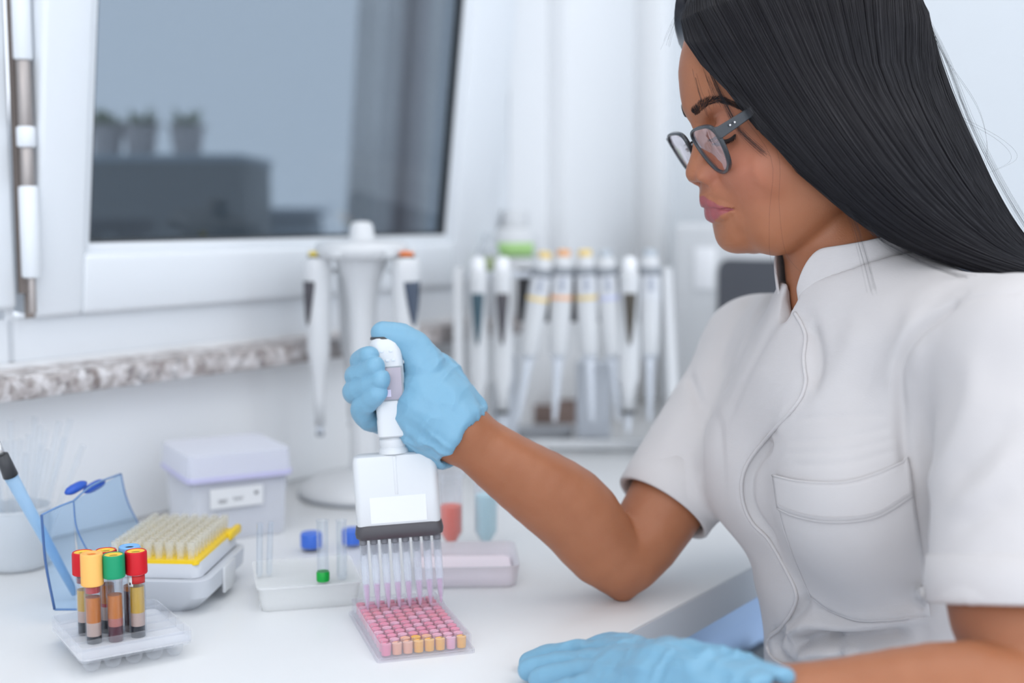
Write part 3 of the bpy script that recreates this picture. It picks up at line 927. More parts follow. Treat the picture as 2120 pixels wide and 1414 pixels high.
for (x, w_, z, h_) in ((0.026, 0.009, 0.041, 0.005), (0.041, 0.010, 0.0425, 0.004), (0.0630, 0.004, 0.0465, 0.004)):
    bm = bmesh.new()
    pts = [(x + w_ * i / 10, -0.0020, z + h_ * 0.5 * math.sin(i * 2.1)) for i in range(11)]
    tube(bm, pts, 0.00028, 5)
    obj('handwriting', bm, INK, lb, True)
# contents seen faintly
obj('contents', new_box(0.014, 0.086, 0.014, 0.086, 0.003, 0.050, 0.004), mat('box_content', (0.84, 0.86, 0.92), 0.6), sb)

# ---------------------------------------------------------------- small rack with glass vials
r2 = empty('vial_rack', (-0.176, 1.045, TZ), math.radians(14), 'low clear plastic rack holding upright glass tubes, one with a green stopper', 'rack')
CLEAR3 = clear_mat('clear_greenish', (0.992, 0.996, 0.996), opacity=0.30, rough=0.5, body=(0.985, 0.99, 0.99), edge=0.12, spec=0.1)
taper_box('rack_body', 0.078, 0.078, 0.084, 0.084, 0.0, 0.020, 0.006, CLEAR3, r2, wall=0.0012)
bm = bmesh.new(); prism(bm, rrect(0.086, 0.086, 0.006), 0.0198, 0.0210); obj('rack_top', bm, CLEAR3, r2, 30)
for k in range(4):
    obj('rack_rib', new_box(-0.040, 0.040, -0.032 + k * 0.0213, -0.0308 + k * 0.0213, 0.002, 0.0196), CLEAR3, r2)
def vial(u, v, zt, H, r, label, stopper=None, lean=(0, 0), group='glass tubes upright in the vial rack'):
    p = T(u, v, zt)
    t = empty('glass_vial', tuple(p), label=label, cat='test tube', group=group, rot=(lean[0], lean[1], 0))
    obj('glass_wall', new_lathe([(0.0001, 0.0), (r * 0.7, 0.0006), (r, 0.004), (r, H), (r * 1.12, H + 0.0006), (r * 0.85, H), (r * 0.85, 0.004), (0.0001, 0.0015)], 18), CLEARG, t, True)
    if stopper:
        obj('stopper', new_lathe([(0.0001, 0.0016), (r * 1.02, 0.0016), (r * 1.08, 0.003), (r * 1.08, 0.0085), (r * 0.95, 0.0098), (0.0001, 0.0098)], 20), stopper, t, 40)
    return t
GRS = mat('stopper_green', (0.0, 0.36, 0.045), 0.35)
vial(669, 1206, TZ + 0.0212, 0.052, 0.0051, 'upright glass tube with a bright green stopper at its foot', GRS)
vial(708, 1200, TZ + 0.0212, 0.050, 0.0046, 'empty upright glass tube just right of the green-stoppered one', group=None)
vial(537, 1196, TZ + 0.0212, 0.046, 0.0028, 'thin empty glass tube, leftmost in the vial rack', lean=(0, 0.03), group=None)
vial(557, 1193, TZ + 0.0212, 0.046, 0.0026, 'thin empty glass tube, second from the left in the vial rack', lean=(0, 0.05), group=None)
# blue-capped vials lying behind
CB = mat('cap_royal_blue', (0.06, 0.18, 0.72), 0.35)
for (u, v, lab) in ((645, 1140, 'vial with a royal blue cap behind the green-stoppered tube'), (730, 1132, 'vial with a royal blue cap half behind the pipette')):
    p = T(u, v)
    t = empty('capped_vial', tuple(p), label=lab, cat='vial')
    obj('vial_wall', new_lathe([(0.0001, 0), (0.0085, 0.0), (0.0092, 0.001), (0.0092, 0.0045)], 24), CLEAR, t, True)
    obj('vial_cap', new_lathe([(0.0001, 0.004), (0.0102, 0.004), (0.0104, 0.0048), (0.0104, 0.0165), (0.0095, 0.0178), (0.0001, 0.0180)], 40, ribs=(20, 0.04, 2, 3)), CB, t, 40)

# ---------------------------------------------------------------- pinkish tray and the two conical tubes
c = np.array([-0.042, 1.106])
pt = empty('reagent_tray', (c[0], c[1], TZ), math.radians(3), 'frosted white tray with a pink tint behind the well plate', 'tray')
PINKT = clear_mat('pink_tray', (0.94, 0.88, 0.92), opacity=0.5, rough=0.45, body=(0.93, 0.92, 0.95))
taper_box('tray_body', 0.088, 0.082, 0.094, 0.088, 0.0, 0.019, 0.010, PINKT, pt, wall=0.0015)
bm = bmesh.new(); prism(bm, rrect(0.083, 0.076, 0.008), 0.002, 0.007); obj('pink_liquid', bm, liq('pink_liquid', (0.93, 0.83, 0.88)), pt, 30)
def conical(u, v, liqm, fill, label, capm, H=0.112, r=0.0115):
    p = T(u, v)
    t = empty('centrifuge_tube', (p[0], p[1], TZ), label=label, cat='test tube')
    pr = [(0.0012, 0.0), (0.003, 0.001), (r, 0.016), (r, H)]
    obj('tube_wall', new_lathe([(0.0001, 0)] + pr + [(r - 0.0008, H), (r - 0.0008, 0.0165), (0.0022, 0.0018), (0.0001, 0.0016)], 28), CLEAR, t, 40)
    ri = r - 0.001
    obj('liquid', new_lathe([(0.0001, 0.0018), (0.0022, 0.002), (ri, 0.0168), (ri, fill), (0.0001, fill)], 28), liqm, t, 40)
    for sg in range(2):
        pass
    cp = obj('screw_cap', new_lathe([(r - 0.0005, H - 0.004), (r + 0.0022, H - 0.004), (r + 0.0024, H - 0.003), (r + 0.0024, H + 0.0075), (r + 0.0015, H + 0.009), (0.0001, H + 0.009)], 48, ribs=(24, 0.04, 2, 3)), capm, t, 40)
    return t
REDL = liq('red_liquid', (1.0, 0.20, 0.13)); CYL = liq('cyan_liquid', (0.62, 0.88, 0.93))
conical(934, 1134, REDL, 0.042, 'conical tube half full of coral red liquid, right of the pipette', CLEAR, H=0.074)
conical(1006, 1132, CYL, 0.052, 'conical tube with pale cyan liquid, behind the forearm', CLEAR, H=0.076)

# ---------------------------------------------------------------- 96-well plate
PC = np.array([-0.0800, 0.9480]); PA = math.radians(17.5)
plate = empty('well_plate', (PC[0], PC[1], TZ), PA, 'clear well plate with pink liquid and a front row of yellow and peach wells', 'well plate')
PW, PD, PH = 0.0740, 0.1180, 0.0135
PLC = clear_mat('plate_plastic', (0.96, 0.96, 0.975), opacity=0.07, rough=0.08, body=(0.88, 0.89, 0.93), edge=0.35)
def ring_wall(name, w, d, r, z0, z1, wall, m, parent):
    bm = bmesh.new()
    a = rrect(w, d, r); b = rrect(w - 2 * wall, d - 2 * wall, max(r - wall, 0.0005))
    loft(bm, [[(x, y, z0) for x, y in a], [(x, y, z1) for x, y in a], [(x, y, z1) for x, y in b], [(x, y, z0) for x, y in b], [(x, y, z0) for x, y in a]], False, False)
    bmesh.ops.remove_doubles(bm, verts=bm.verts, dist=1e-7)
    return obj(name, bm, m, parent, 40)
ring_wall('skirt', PW, PD, 0.003, 0.0, 0.003, 0.0013, PLC, plate)
ring_wall('side_wall', PW - 0.004, PD - 0.004, 0.003, 0.002, PH, 0.0011, PLC, plate)
bm = bmesh.new(); prism(bm, rrect(PW - 0.006, PD - 0.006, 0.002), 0.0016, 0.0022); obj('floor_sheet', bm, PLC, plate, 40)
px_, py_ = 0.00815, 0.00905
wm = lm_ = None
PK = [liq('well_pink', (0.90, 0.26, 0.38)), liq('well_pale_pink', (0.90, 0.42, 0.54)), liq('well_yellow', (1.0, 0.48, 0.01)), liq('well_peach', (0.93, 0.45, 0.27)), liq('well_rose', (0.90, 0.26, 0.34))]
front = [0, 3, 3, 2, 2, 2, 1, 2]
me_by = {}
for j in range(12):
    for i in range(8):
        x, y = (i - 3.5) * px_, (j - 5.5) * py_
        if wm is None:
            o = obj('well', new_lathe([(0.0037, 0.0026), (0.0039, PH - 0.0006), (0.0041, PH - 0.0004), (0.0039, PH - 0.0001)], 14), PLC, plate, True); wm = o.data
        else: o = link('well', wm, None, plate)
        o.location = (x, y, 0)
        if j == 0: k = front[i]
        elif j == 1: k = [0, 1, 3, 2, 3, 1, 1, 1][i]
        elif j < 6: k = [0, 1][(i * 7 + j * 5) % 3 == 0]
        else: k = [4, 0, 1, 4][(i * 3 + j * 5) % 4]
        if k not in me_by:
            o2 = obj('well_liquid', new_lathe([(0.0001, 0.0028), (0.0035, 0.0028), (0.0037, 0.0108), (0.0001, 0.0106)], 14), PK[k], plate, 40); me_by[k] = o2.data
        else: o2 = link('well_liquid', me_by[k], None, plate)
        o2.location = (x, y, 0)
for i in range(8):
    o = obj('row_mark', new_box((i - 3.5) * px_ - 0.0009, (i - 3.5) * px_ + 0.0009, -PD / 2 + 0.0028, -PD / 2 + 0.0036, PH, PH + 0.0001), INK, plate)

# ---------------------------------------------------------------- the multichannel pipette in the hand
O_ = P(838, 1256, 1.000); A3 = P(801, 720, 0.992) - O_; A3 /= np.linalg.norm(A3)
X3 = np.array([math.cos(math.radians(5)), math.sin(math.radians(5)), 0.0]); X3 -= A3 * (X3 @ A3); X3 /= np.linalg.norm(X3)
Y3 = np.cross(A3, X3)
mp_ = bpy.data.objects.new('multichannel_pipette', None); COL.objects.link(mp_)
mp_.matrix_world = Matrix(((X3[0], Y3[0], A3[0], O_[0]), (X3[1], Y3[1], A3[1], O_[1]), (X3[2], Y3[2], A3[2], O_[2]), (0, 0, 0, 1)))
tag(mp_, 'white eight-channel electronic pipette held upright over the well plate', 'pipette')
CLT = clear_mat('tip_clear', (0.96, 0.97, 0.985), opacity=0.16, rough=0.12, body=(0.86, 0.89, 0.94))
TLQ = clear_mat('tip_liquid_pink', (0.93, 0.72, 0.86), opacity=0.50, rough=0.1, body=(0.82, 0.52, 0.74))
tm = nm_ = qm = None
for i in range(8):
    x = (i - 3.5) * 0.00835
    if tm is None:
        o = obj('tip', new_lathe([(0.0008, 0.0), (0.0024, 0.010), (0.0030, 0.022), (0.0033, 0.052), (0.0028, 0.052), (0.0026, 0.022), (0.0019, 0.010), (0.0003, 0.0005)], 16), CLT, mp_, True)
        q_ = obj('tip_liquid', new_lathe([(0.0001, 0.0006), (0.0005, 0.001), (0.0018, 0.010), (0.0024, 0.0200), (0.0001, 0.0200)], 14), TLQ, mp_, 40)
        n_ = obj('nozzle', new_lathe([(0.0021, 0.044), (0.0023, 0.052), (0.0031, 0.0525), (0.0033, 0.062), (0.0001, 0.062)], 16), mat('nozzle_grey', (0.20, 0.205, 0.225), 0.35), mp_, 40)
        s_ = obj('nozzle_sleeve', new_lathe([(0.0020, 0.0455), (0.0021, 0.0560), (0.0001, 0.0560)], 14), mat('nozzle_light', (0.55, 0.55, 0.60), 0.3), mp_, 40)
        tm, qm, nm_, sm_ = o.data, q_.data, n_.data, s_.data
        grp = (o, q_, n_, s_)
    else:
        grp = [link(a, b, None, mp_) for a, b in (('tip', tm), ('tip_liquid', qm), ('nozzle', nm_), ('nozzle_sleeve', sm_))]
    for g_ in grp: g_.location = (x, 0, 0)
BW = 0.0690
bm = bmesh.new()
loft(bm, [[(x, y, z) for x, y in rrect(w, d, r)] for w, d, r, z in ((BW - 0.006, 0.015, 0.004, 0.0565), (BW - 0.0005, 0.020, 0.006, 0.0585), (BW + 0.0010, 0.022, 0.008, 0.0620), (BW - 0.001, 0.022, 0.008, 0.0672), (BW - 0.004, 0.020, 0.007, 0.0685))])
obj('nozzle_bar', bm, mat('bar_charcoal', (0.075, 0.070, 0.078), 0.38), mp_, 40)
bm = bmesh.new()
loft(bm, [[(x, y, z) for x, y in rrect(w, d, r)] for w, d, r, z in ((BW - 0.0040, 0.0195, 0.005, 0.0675), (BW - 0.0030, 0.0210, 0.006, 0.0690), (BW - 0.0025, 0.0215, 0.006, 0.090), (BW - 0.0030, 0.0215, 0.006, 0.119), (BW - 0.0050, 0.0200, 0.006, 0.1222), (BW - 0.0100, 0.0160, 0.005, 0.1235))])
obj('channel_housing', bm, WHITE, mp_, 40)
obj('label', new_box(-0.0215, 0.0225, -0.01105, -0.0106, 0.0700, 0.0905), PAPER, mp_)
obj('housing_ridge', new_box(-0.0012, 0.0012, -0.0112, -0.0104, 0.092, 0.122, 0.0003), WHITE, mp_)
obj('neck', new_lathe([(0.0085, 0.1225), (0.0120, 0.1235), (0.0118, 0.127), (0.0105, 0.1285), (0.0112, 0.130), (0.0112, 0.1345), (0.0085, 0.1375), (0.0001, 0.1375)], 40), WHITE, mp_, 40)
obj('ejector_arm', new_lathe([(0.0001, 0.1225), (0.0075, 0.1225), (0.0080, 0.130), (0.0070, 0.134), (0.0001, 0.1345)], 28, Tr(0.0195, 0.0115, -0.002)), OFFW, mp_, 40)
bm = bmesh.new()
loft(bm, [[(x + cx, y, z) for x, y in rrect(w, d, r)] for w, d, r, z, cx in ((0.0210, 0.022, 0.004, 0.1365, 0.001), (0.0250, 0.026, 0.005, 0.138, 0.001), (0.0250, 0.026, 0.005, 0.150, 0.0008), (0.0238, 0.026, 0.005, 0.1515, 0.0006), (0.0240, 0.026, 0.005, 0.1640, 0.0), (0.0215, 0.0245, 0.005, 0.166, 0.0012), (0.0215, 0.0245, 0.005, 0.189, 0.0012), (0.0240, 0.026, 0.007, 0.1935, 0.0), (0.0250, 0.027, 0.008, 0.204, -0.0008), (0.0240, 0.026, 0.009, 0.2105, -0.0012), (0.0190, 0.022, 0.008, 0.2150, -0.0012))])
obj('handle', bm, WHITE, mp_, 40)
obj('display_bezel', new_box(-0.0075, 0.0112, -0.01335, -0.0118, 0.1655, 0.1925, 0.0006), GREYP, mp_)
dm = mat('lcd_grey', (0.40, 0.36, 0.42), 0.18, coat=0.5)
ds = obj('display', new_box(-0.0066, 0.0098, -0.01375, -0.0130, 0.1666, 0.1914, 0.0003), dm, mp_)
obj('display_text', new_box(-0.0035, 0.0010, -0.01385, -0.0137, 0.1690, 0.1745), mat('lcd_light', (0.75, 0.68, 0.86), 0.3), ds)
for (x, z) in ((-0.004, 0.2045), (0.003, 0.2045), (-0.0045, 0.1975), (0.0, 0.1972), (0.0045, 0.1975)):
    obj('key', new_box(x - 0.0014, x + 0.0014, -0.0139, -0.0128, z - 0.0009, z + 0.0009, 0.0003), OFFW, mp_)
obj('finger_rest', new_box(0.0095, 0.0155, -0.006, 0.006, 0.1935, 0.1985, 0.0018), WHITE, mp_)
obj('plunger_ring', new_lathe([(0.0090, 0.2135), (0.0116, 0.2140), (0.0112, 0.2160), (0.0001, 0.2166)], 32, Tr(-0.0012, 0, 0)), DARK, mp_, 40)
obj('plunger', new_lathe([(0.0075, 0.2155), (0.0078, 0.2185), (0.0060, 0.2200), (0.0001, 0.2205)], 32, Tr(-0.0012, 0, 0)), mat('plunger_lilac', (0.52, 0.46, 0.72), 0.4), mp_, 40)

# ---------------------------------------------------------------- carousel stand with hanging pipettes
cs_ = empty('pipette_carousel', (-0.171, 1.433, TZ), label='white round pipette carousel stand with a knob on top, in front of the window', cat='stand')
obj('base', new_lathe([(0.0001, 0), (0.073, 0), (0.075, 0.002), (0.075, 0.007), (0.073, 0.012), (0.060, 0.020), (0.035, 0.026), (0.018, 0.030), (0.0001, 0.030)], 64), WHITE, cs_, 50)
obj('foot_ring', new_lathe([(0.0745, 0.0008), (0.0762, 0.001), (0.0762, 0.004), (0.0745, 0.0045)], 64), GREYP, cs_, 50)
obj('column', new_lathe([(0.020, 0.028), (0.0165, 0.040), (0.0155, 0.19), (0.0165, 0.222), (0.022, 0.250), (0.030, 0.268), (0.033, 0.274)], 40), WHITE, cs_, 50)
obj('carousel_head', new_lathe([(0.033, 0.272), (0.046, 0.273), (0.052, 0.277), (0.054, 0.283), (0.052, 0.289), (0.044, 0.293), (0.016, 0.295), (0.0001, 0.295)], 56), WHITE, cs_, 50)
obj('knob', new_lathe([(0.0165, 0.294), (0.0145, 0.300), (0.0125, 0.311), (0.0095, 0.3145), (0.0001, 0.3155)], 36), WHITE, cs_, 50)
for k in range(6):
    a = math.radians(8 + 60 * k)
    obj('hook', new_box(0.046, 0.062, -0.006, 0.006, 0.276, 0.284, 0.002, M=Rz(a)), WHITE, cs_)
def hanging(dx, dy, face, button, win, label, g=None):
    p = empty('pipette', (-0.171 + dx, 1.433 + dy, TZ + 0.07), face, label, 'pipette', g)
    p.scale = (1.3, 1.3, 1.0)
    W_ = WHITE
    bm = bmesh.new()
    secs = [(0.0045, 0.004, 0.012), (0.0050, 0.0045, 0.045), (0.0070, 0.0065, 0.075), (0.0078, 0.0075, 0.080), (0.0098, 0.0098, 0.098), (0.0108, 0.0112, 0.140), (0.0115, 0.0125, 0.175), (0.0122, 0.0135, 0.190), (0.0120, 0.0130, 0.200), (0.0100, 0.0110, 0.2045)]
    loft(bm, [[(rx * math.cos(t), ry * math.sin(t), z) for t in np.linspace(0, 2 * math.pi, 25)[:-1]] for rx, ry, z in secs])
    obj('body', bm, W_, p, True)
    obj('shaft', new_lathe([(0.0016, 0.0), (0.0024, 0.002), (0.0034, 0.010), (0.0042, 0.02), (0.0001, 0.02)], 16), OFFW, p, True)
    obj('shaft_ring', new_lathe([(0.0026, 0.0), (0.0036, 0.0006), (0.0036, 0.0055), (0.0026, 0.006)], 16), GREYP, p, 40)
    obj('button_collar', new_lathe([(0.0078, 0.2035), (0.0085, 0.2045), (0.0082, 0.2065), (0.0001, 0.2068)], 24), DARK, p, 40)
    obj('button', new_lathe([(0.0072, 0.2062), (0.0074, 0.2095), (0.0055, 0.2112), (0.0001, 0.2116)], 24), button, p, 40)
    # long tapering window on the outside
    bm = bmesh.new()
    zs_ = np.linspace(0.128, 0.178, 12)
    a = []; b = []
    for z in zs_:
        k = (z - 0.128) / 0.050
        w = 0.0086 * min(1, k ** 0.6 + 0.05)
        rx = np.interp(z, [0.098, 0.140, 0.175, 0.19], [0.0098, 0.0108, 0.0115, 0.0122]) ; ry = np.interp(z, [0.098, 0.140, 0.175, 0.19], [0.0098, 0.0112, 0.0125, 0.0135])
        row = []
        for q in np.linspace(-1, 1, 7):
            yy = q * w; xx = -rx * math.sqrt(max(0, 1 - (yy / ry) ** 2)) - 0.0007
            row.append((xx, yy, z))
        a.append(row)
    A = np.array(a).reshape(-1, 3)
    f = [(i * 7 + j, i * 7 + j + 1, (i + 1) * 7 + j + 1, (i + 1) * 7 + j) for i in range(11) for j in range(6)]
    o = pyobj('window', A, f, win, p); md = o.modifiers.new('t', 'SOLIDIFY'); md.thickness = 0.0006; md.offset = 0
    obj('hook_lip', new_box(0.008, 0.022, -0.0045, 0.0045, 0.186, 0.191, 0.0015), W_, p)
    return p
WIN1 = mat('window_dark', (0.06, 0.055, 0.065), 0.25, coat=0.5)
hanging(-0.0490, -0.012, 0.75, mat('button_yellow', (0.80, 0.60, 0.02), 0.4), WIN1, 'white pipette with a yellow button hanging left on the carousel')
hanging(0.0515, -0.020, 2.3, mat('button_orange', (0.85, 0.20, 0.02), 0.4), mat('window_blue_dark', (0.05, 0.07, 0.11), 0.25, coat=0.5), 'white pipette with an orange button hanging right on the carousel')
hanging(-0.020, 0.052, -1.3, mat('button_grey', (0.30, 0.31, 0.34), 0.4), WIN1, 'white pipette hanging at the back of the carousel, behind the column')

# ---------------------------------------------------------------- linear rack with eight pipettes
RY = 1.66
rk = empty('pipette_rack', (0.065, RY, TZ), math.radians(0), 'white bench rack with a row of hanging pipettes, between the window and the tunic', 'rack')
def rpx(u, v, d=RY): 
    p = P(u, v, d); return p[0] - 0.065, p[2] - TZ
xl, _ = rpx(950, 700); xr, _ = rpx(1378, 700)
zt = rpx(1100, 560)[1]
for (x, sl) in ((xl, 0.0), (xr, 0.012)):
    bm = bmesh.new()
    loft(bm, [[(x + sl - 0.007, -0.045, 0), (x + sl + 0.007, -0.045, 0), (x + sl + 0.007, 0.055, 0), (x + sl - 0.007, 0.055, 0)],
              [(x - 0.0065, -0.018, zt + 0.004), (x + 0.0065, -0.018, zt + 0.004), (x + 0.0065, 0.022, zt + 0.004), (x - 0.0065, 0.022, zt + 0.004)]])
    bmesh.ops.bevel(bm, geom=list(bm.edges), offset=0.002, segments=2, affect='EDGES')
    obj('end_panel', bm, WHITE, rk, 40)
zb0, zb1 = rpx(1100, 668)[1], rpx(1100, 556)[1]
obj('holder_bar', new_box(rpx(1072, 600)[0], rpx(1335, 600)[0], 0.002, 0.010, zb0, zb1, 0.002), mat('holder_black', (0.03, 0.03, 0.035), 0.5), rk)
obj('holder_rail', new_box(xl, xr, -0.006, 0.006, zb1 - 0.012, zb1 - 0.004, 0.002), OFFW, rk)
obj('foot_rail', new_box(xl, xr, 0.030, 0.042, 0.004, 0.016, 0.002), WHITE, rk)
def ergo(u, win, label, cap):
    x, z = rpx(u, 532)
    p = empty('pipette', (0.065 + x, RY - 0.022, TZ + z - 0.232), 0, label, 'pipette')
    p.scale = (1.12, 1.1, 1.0)
    bm = bmesh.new()
    secs = [(0.0075, 0.0065, 0.030), (0.0085, 0.0075, 0.060), (0.0125, 0.0085, 0.075), (0.0130, 0.0095, 0.120), (0.0110, 0.0105, 0.150), (0.0115, 0.0115, 0.185), (0.0120, 0.0120, 0.205), (0.0105, 0.0110, 0.216)]
    loft(bm, [[(rx * math.cos(t), ry * math.sin(t), z_) for t in np.linspace(0, 2 * math.pi, 25)[:-1]] for rx, ry, z_ in secs])
    obj('body', bm, WHITE, p, True)
    obj('cap', new_lathe([(0.0088, 0.214), (0.0092, 0.220), (0.0086, 0.228), (0.0060, 0.2325), (0.0001, 0.234)], 28), cap, p, True)
    obj('shaft', new_lathe([(0.0018, 0.0), (0.0030, 0.008), (0.0050, 0.03), (0.0001, 0.03)], 16), OFFW, p, True)
    obj('ejector_foot', new_box(-0.008, 0.008, -0.007, 0.004, 0.0265, 0.0315, 0.001), DARK, p)
    zs_ = np.linspace(0.118, 0.186, 12); A = []
    for z_ in zs_:
        k = (z_ - 0.118) / 0.068; w = 0.0074 * min(1, k ** 0.6 + 0.04)
        for q in np.linspace(-1, 1, 7):
            xx = q * w; yy = -0.0118 * math.sqrt(1 - (xx / 0.0125) ** 2) - 0.0006
            A.append((xx, yy, z_))
    f = [(i * 7 + j, i * 7 + j + 1, (i + 1) * 7 + j + 1, (i + 1) * 7 + j) for i in range(11) for j in range(6)]
    o = pyobj('window', A, f, win, p); md = o.modifiers.new('t', 'SOLIDIFY'); md.thickness = 0.0006; md.offset = 0
    return p
GLOSS = mat('gloss_white', (0.92, 0.93, 0.95), 0.06, coat=1.0)
ergo(990, mat('window_teal', (0.05, 0.10, 0.13), 0.3), 'white pipette with a dark teal window, first from the left in the rack', GLOSS)
ergo(1040, WIN1, 'white pipette with a black window, second from the left in the rack', GLOSS)
ergo(1300, mat('window_amber', (0.07, 0.06, 0.045), 0.3), 'white pipette with a glossy domed cap and amber-tipped dark window, right part of the rack', GLOSS)
def classic(u, lean, topm, band, label, g=None):
    x, z = rpx(u, 520)
    p = empty('pipette', (0.065 + x - math.sin(lean) * 0.225, RY - 0.014, TZ + z - 0.225), 0, label, 'pipette', g)
    p.rotation_euler = (0, lean, 0)
    p.scale = (1.15, 1.1, 1.0)
    obj('shaft', new_lathe([(0.0016, 0.0), (0.0026, 0.004), (0.0040, 0.03), (0.0052, 0.070), (0.0070, 0.086), (0.0001, 0.087)], 20), OFFW, p, True)
    obj('tip_ejector', new_box(-0.009, 0.009, -0.006, 0.006, 0.086, 0.092, 0.002), MATS['offwhite_plastic'], p)
    obj('body', new_lathe([(0.0100, 0.090), (0.0115, 0.093), (0.0120, 0.120), (0.0125, 0.158), (0.0125, 0.163)], 28), WHITE, p, True)
    obj('colour_band', new_lathe([(0.0124, 0.1625), (0.0129, 0.163), (0.0129, 0.1675), (0.0124, 0.168)], 28), band, p, 40)
    obj('grip', new_lathe([(0.0122, 0.1675), (0.0120, 0.180), (0.0120, 0.196), (0.0115, 0.202)], 28), mat('grip_pale', (0.70, 0.72, 0.75), 0.4), p, True)
    obj('counter', new_box(-0.0030, 0.0030, -0.0128, -0.0110, 0.174, 0.192, 0.0006), mat('counter_blue', (0.42, 0.45, 0.52), 0.3), p)
    obj('grip_collar', new_lathe([(0.0120, 0.1940), (0.0128, 0.1950), (0.0128, 0.2035), (0.0120, 0.2055)], 28), GREYP, p, 40)
    obj('head', new_lathe([(0.0112, 0.205), (0.0105, 0.214), (0.0085, 0.2185), (0.0060, 0.2195)], 24), WHITE, p, True)
    obj('button', new_lathe([(0.0062, 0.219), (0.0078, 0.2200), (0.0078, 0.2265), (0.0062, 0.2280), (0.0001, 0.2285)], 24), topm, p, 40)
    return p
BY = mat('button_pale_yellow', (0.88, 0.66, 0.26), 0.5); BO = mat('button_pale_orange', (0.88, 0.46, 0.22), 0.5); BG = mat('button_pale_grey', (0.52, 0.57, 0.62), 0.5)
BBL = mat('band_lilac', (0.55, 0.58, 0.80), 0.5)
classic(1128, 0.16, BY, BY, 'pipette with a yellow button and band, leaning, third from the left in the rack')
classic(1166, 0.05, BO, BO, 'pipette with an orange button and orange band in the rack')
classic(1209, -0.05, BY, mat('band_gold', (0.78, 0.58, 0.20), 0.5), 'upright pipette with a yellow button and gold band right of the orange one')
classic(1250, -0.09, BG, BBL, 'pipette with a grey button and lilac band in the rack')
classic(1343, -0.01, BG, MATS['grip_pale'], 'pipette with a grey button, last on the right of the rack')

# ---------------------------------------------------------------- behind the rack
def instrument(u, w, v0, v1, d, label, name='power_adapter'):
    p = T(u, v1 + 6); p = P(u, v1, d)
    o = empty(name, (p[0], p[1], TZ), label=label, cat='adapter')
    h = P(u, v0, d)[2] - TZ
    obj('casing', new_box(-w / 2, w / 2, -0.02, 0.02, 0.008, h, 0.005), OFFW, o)
    obj('base_strip', new_box(-w / 2 + 0.004, w / 2 - 0.004, -0.021, 0.018, 0.0, 0.009, 0.002), DARK, o)
    return o
instrument(1228, 0.048, 745, 862, 1.78, 'grey-white upright box on a dark foot behind the right pipettes')
instrument(1046, 0.034, 735, 880, 1.74, 'narrow grey-white upright box on a dark foot behind the left pipettes')
p = T(1110, 905)
tr = empty('metal_dish', (p[0] + 0.01, p[1], TZ), 0.2, 'shallow grey metal dish on the bench below the rack', 'dish')
bm = bmesh.new()
lo_ = rrect(0.085, 0.05, 0.008)
loft(bm, [[(x * k, y * k, z) for x, y in lo_] for k, z in ((0.9, 0.001), (1.0, 0.012), (1.06, 0.0125), (1.06, 0.0135), (0.97, 0.013), (0.88, 0.003))])
obj('dish_body', bm, mat('dish_metal', (0.55, 0.57, 0.60), 0.35, 0.3), tr, 40)
# white bottle with green label on the end of the sill
s_, z_ = on_wall(1068, 500, 0.59)
bt = empty('wash_bottle', tuple(bw_(s_, 0.592, 0.9245)), label='white bottle with a pale green label on the end of the sill', cat='bottle')
hb = on_wall(1068, 438, 0.59)[1] - 0.9245
obj('bottle_body', new_lathe([(0.0001, 0), (0.034, 0), (0.036, 0.003), (0.036, hb - 0.040), (0.030, hb - 0.026), (0.016, hb - 0.020), (0.0001, hb - 0.020)], 40), WHITE, bt, 40)
obj('bottle_cap', new_lathe([(0.0001, hb - 0.021), (0.020, hb - 0.021), (0.0205, hb - 0.018), (0.0195, hb), (0.0001, hb)], 32), WHITE, bt, 40)
zg = on_wall(1068, 518, 0.56)[1] - 0.9245
arc_patch('green_label', 0.0366, math.radians(228), math.radians(318), zg - 0.011, zg + 0.010, mat('label_green', (0.40, 0.66, 0.25), 0.6), bt)
# small green plant sprig beside it
p_ = bw_(on_wall(1008, 520, 0.60)[0], 0.60, 0.9245)
pg = empty('spray_bottle', tuple(p_), label='slim bottle with a brown and green label beside the white bottle on the sill', cat='bottle')
obj('bottle_body', new_lathe([(0.0001, 0), (0.017, 0), (0.018, 0.002), (0.018, 0.095), (0.010, 0.108), (0.007, 0.110), (0.007, 0.120), (0.0001, 0.120)], 28), MILKY, pg, 40)
arc_patch('bottle_label', 0.0184, math.radians(200), math.radians(340), 0.060, 0.088, mat('label_olive', (0.30, 0.36, 0.20), 0.6), pg)
# brown low box at the back of the bench
p = T(1150, 878)
wb_ = empty('wooden_tray', (p[0], p[1] + 0.03, TZ), 0, 'low brown tray at the back of the bench behind the rack', 'tray')
obj('tray_base', new_box(-0.075, 0.085, -0.03, 0.03, 0.0, 0.006, 0.001), mat('brown_wood', (0.22, 0.16, 0.14), 0.6, noise=(40, 0.3)), wb_)
for (a, b, c_, d_) in ((-0.075, 0.085, -0.03, -0.026), (-0.075, 0.085, 0.026, 0.03), (-0.075, -0.071, -0.03, 0.03), (0.081, 0.085, -0.03, 0.03)):
    obj('tray_side', new_box(a, b, c_, d_, 0.005, 0.030, 0.001), MATS['brown_wood'], wb_)

